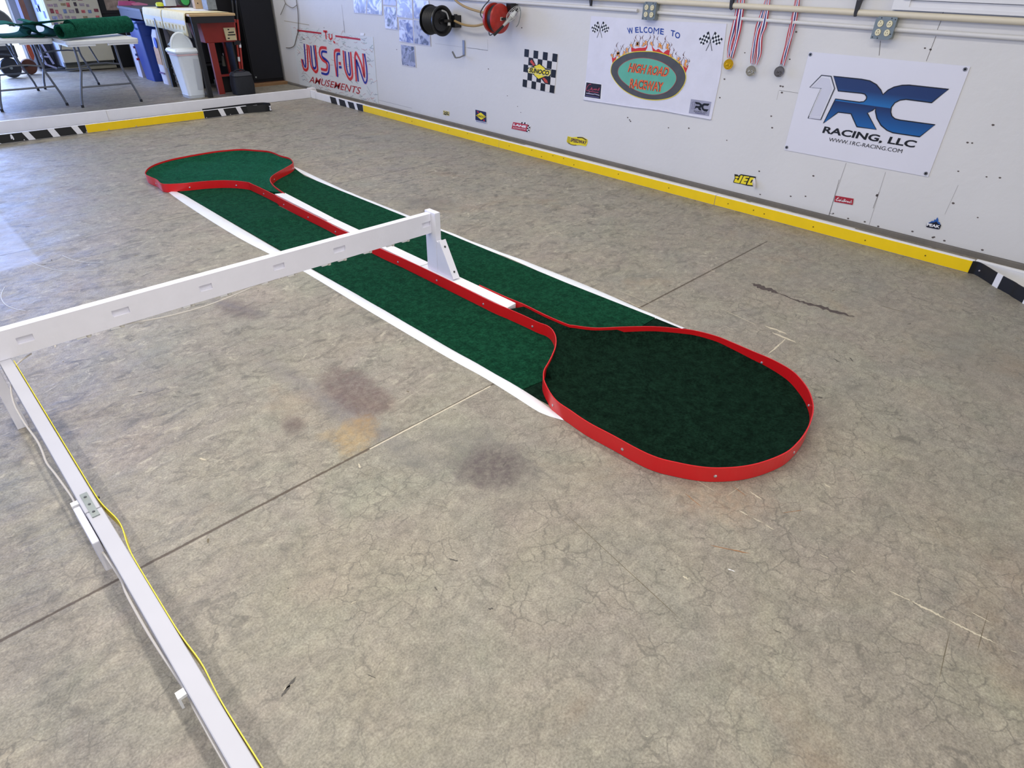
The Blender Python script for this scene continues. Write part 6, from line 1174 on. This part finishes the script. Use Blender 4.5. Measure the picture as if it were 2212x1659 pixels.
for r in range(7):
    for c_ in range(8):
        if rr.random() < 0.22: continue
        w_ = rr.uniform(0.035, 0.075); h_ = rr.uniform(0.03, 0.065); x = 2.735+c_*0.087+rr.uniform(-0.01, 0.01); z = 0.64+r*0.085+rr.uniform(-0.012, 0.012)
        b = MB(); b.bx(x, min(3.43, x+w_), 12.795, 12.7995, z, z+h_, mat(rr.choice(pc), 0.5, var=0.7, vscale=35)); obj('photo_magnet', b, t)
for r in range(9):
    b = MB(); y = 12.93+rr.uniform(0, 0.5); z = rr.uniform(0.66, 1.3); b.bx(2.694, 2.6995, y, y+rr.uniform(0.05, 0.13), z, z+rr.uniform(0.05, 0.12), mat(rr.choice(['#7C84C4', '#8CA0C8', '#6A70A0', '#A8B0DC']), 0.5, var=0.4, vscale=30)); obj('photo_magnet', b, t)
mb = MB(); mb.bx(3.47, 3.98, 12.90, 13.5, 0.0, 0.78, mat('#0D0E10', 0.7, var=0.3)); obj('speaker_cabinet', mb, label='big black boxy cabinet standing right of the refrigerator', cat='cabinet', bevel=0.01)
q = [(3.485,0.9978),(3.5714,0.9971),(3.5868,0.8961),(3.8222,0.8346),(3.8196,0.7567),(3.7809,0.6988),(3.4665,0.7069)]
t = thing('framed_poster', 'dark framed picture standing on the black cabinet beside the refrigerator', 'picture', (3.65, 12.9, 0.785))
b = MB(); b.bx(3.475, 3.95, 12.90, 12.93, 0.785, 1.35, mat('#0E0F12', 0.5)); obj('frame', b, t)
b = MB(); b.add([(3.56, 12.898, 0.83), (3.92, 12.898, 0.83), (3.92, 12.898, 1.30), (3.56, 12.898, 1.30)], [(0, 1, 2, 3)], mat('#8C7A6C', 0.5, var=0.9, vscale=16)); obj('picture', b, t)
mb = MB(); mb.bx(3.80, 4.1, 12.75, 12.88, 0, 0.62, mat('#15161A', 0.7, var=0.3)); obj('dark_crate', mb, label='black crate on the floor behind the blue bin', cat='crate')
mb = MB(); mb.tube(smooth_path([(4.3229,13.68,0.7949),(4.287,13.68,0.7254),(4.233,13.68,0.6206)], 4), 0.006, BW, 6); obj('power_wire', mb, label='short black cord on the grey back wall above blue bin', cat='cord')

# mower / tiller seen under the tables
t = thing('garden_tiller', 'black wheeled garden tiller with orange guard, seen below the left table', 'machine', (1.95, 12.6, 0))
DK = mat('#1E2026', 0.5, var=0.2); ORG = mat('#A8492C', 0.5, var=0.2, vscale=20)
b = MB(); b.lathe([(0.07, -0.03), (0.125, -0.035), (0.135, 0), (0.125, 0.035), (0.07, 0.03)], DK, loc=(1.945, 12.6, 0.136), axis='Y', n=30); 
for k in range(5): a = k*1.257; b.tube([(1.945, 12.6, 0.136), (1.945+0.09*math.cos(a), 12.6, 0.136+0.09*math.sin(a))], 0.010, DK, 6)
b.lathe([(0.0, -0.045), (0.02, -0.045), (0.022, 0.04), (0, 0.04)], GALV, loc=(1.945, 12.6, 0.136), axis='Y', n=12); obj('wheel', b, t)
b = MB(); b.lathe([(0.04, -0.03), (0.10, -0.03), (0.11, 0), (0.10, 0.03), (0.04, 0.03)], mat('#5A3424', 0.7, var=0.3), loc=(2.22, 12.85, 0.11), axis='Y', n=26, sx=1); obj('wheel', b, t)
b = MB(); b.tube([(2.05, 12.7, 0.16), (2.22, 12.85, 0.12)], 0.018, DK, 8); b.bx(1.80, 2.10, 12.66, 12.9, 0.26, 0.42, DK); b.bx(1.86, 2.0, 12.62, 12.8, 0.36, 0.5, mat('#3C3E44', 0.5, var=0.3)); obj('engine', b, t, bevel=0.015)
b = MB(); b.prism([(2.2588,0.4435),(2.2919,0.4397),(2.3104,0.3695),(2.3131,0.2653),(2.2825,0.2033),(2.262,0.2319),(2.254,0.2959),(2.2509,0.3725)], backf, 12.68, 12.70, ORG); obj('guard', b, t)
b = MB(); b.tube(smooth_path([(1.78, 12.7, 0.30), (1.70, 12.75, 0.5), (1.62, 12.9, 0.75)], 4), 0.014, DK, 8); b.tube(smooth_path([(1.95, 12.7, 0.30), (1.92, 12.75, 0.5), (1.86, 12.9, 0.75)], 4), 0.014, DK, 8); obj('handlebar', b, t)
t = thing('shop_dolly', 'grey and black wheeled frame between tiller and refrigerator', 'dolly', (2.5, 13.2, 0))
GL = mat('#A4A4BC', 0.4)
b = MB(); b.tube([(2.42, 13.1, 0.45), (2.50, 13.05, 0.10), (2.62, 13.05, 0.04)], 0.016, GL, 8); b.tube([(2.52, 13.1, 0.45), (2.60, 13.05, 0.10)], 0.016, GL, 8); b.tube([(2.46, 13.05, 0.22), (2.58, 13.05, 0.20)], 0.012, GL, 8); obj('frame', b, t)
b = MB(); b.bx(2.40, 2.66, 13.12, 13.4, 0.03, 0.5, mat('#14161C', 0.6, var=0.4, vscale=20)); obj('pack', b, t, bevel=0.02)

# outdoors beyond the back door
t = thing('parked_vehicle', 'overexposed white vehicle outside the back doorway', 'vehicle', (1.9, 19.3, -0.03))
WV = mat('#F2F2F2', 0.3)
b = MB(); pr = [(0.3, 0.35), (0.3, 0.85), (0.8, 1.0), (1.2, 1.45), (2.6, 1.5), (3.0, 1.05), (3.5, 0.9), (3.55, 0.35)]; b.prism(pr, backf, 18.6, 20.2, WV); obj('body', b, t, bevel=0.08)
b = MB(); b.prism([(1.0, 1.02), (1.3, 1.38), (2.5, 1.42), (2.8, 1.04)], backf, 18.585, 18.6, mat('#6A7884', 0.1)); obj('side_window', b, t)
for wx in (0.95, 2.9): b = MB(); b.lathe([(0.12, -0.1), (0.30, -0.1), (0.33, -0.05), (0.33, 0.05), (0.12, 0.1)], DK, loc=(wx, 18.65, 0.30), axis='Y', n=24); obj('wheel', b, t)
LEAF = mat('#7FA03A', 0.8, var=0.4, vscale=6)
for i, (bx_, by_, s) in enumerate(((0.6, 23.0, 1.1), (3.2, 23.2, 1.3), (5.9, 23.0, 1.2), (-1.9, 23.0, 1.2))):
    t = thing('green_shrub', ['leafy green shrub left of the white vehicle outside', 'tallest leafy shrub directly behind the white vehicle', 'leafy green shrub farthest right beyond the back doorway', 'leafy green shrub farthest left beyond the back doorway'][i], 'shrub', (bx_, by_, -0.03), 'shrubs in the yard')
    r2s = random.Random(i); b = MB()
    for k in range(420):
        th = r2s.uniform(0, 6.28); ph = math.acos(r2s.uniform(-0.6, 1)); rad = s*(0.75+0.25*r2s.random()); c_ = Vector((bx_+rad*math.sin(ph)*math.cos(th), by_+0.7*rad*math.sin(ph)*math.sin(th), 0.6*s+0.8*rad*math.cos(ph)))
        u_ = Vector((r2s.uniform(-1, 1), r2s.uniform(-1, 1), r2s.uniform(-1, 1))).normalized()*0.14; v_ = u_.orthogonal().normalized()*0.07
        b.add([c_-u_, c_+v_, c_+u_, c_-v_], [(0, 1, 2, 3)], LEAF)
    b.lathe([(0.6*s, 0.2), (0.72*s, 0.6*s), (0.4*s, 1.1*s), (0, 1.3*s)], LEAF, loc=(bx_, by_, 0), n=12); obj('foliage', b, t)
    b = MB(); b.tube([(bx_, by_, -0.03), (bx_, by_, 0.5)], 0.06, mat('#5A4634', 0.8), 8); obj('stem', b, t)
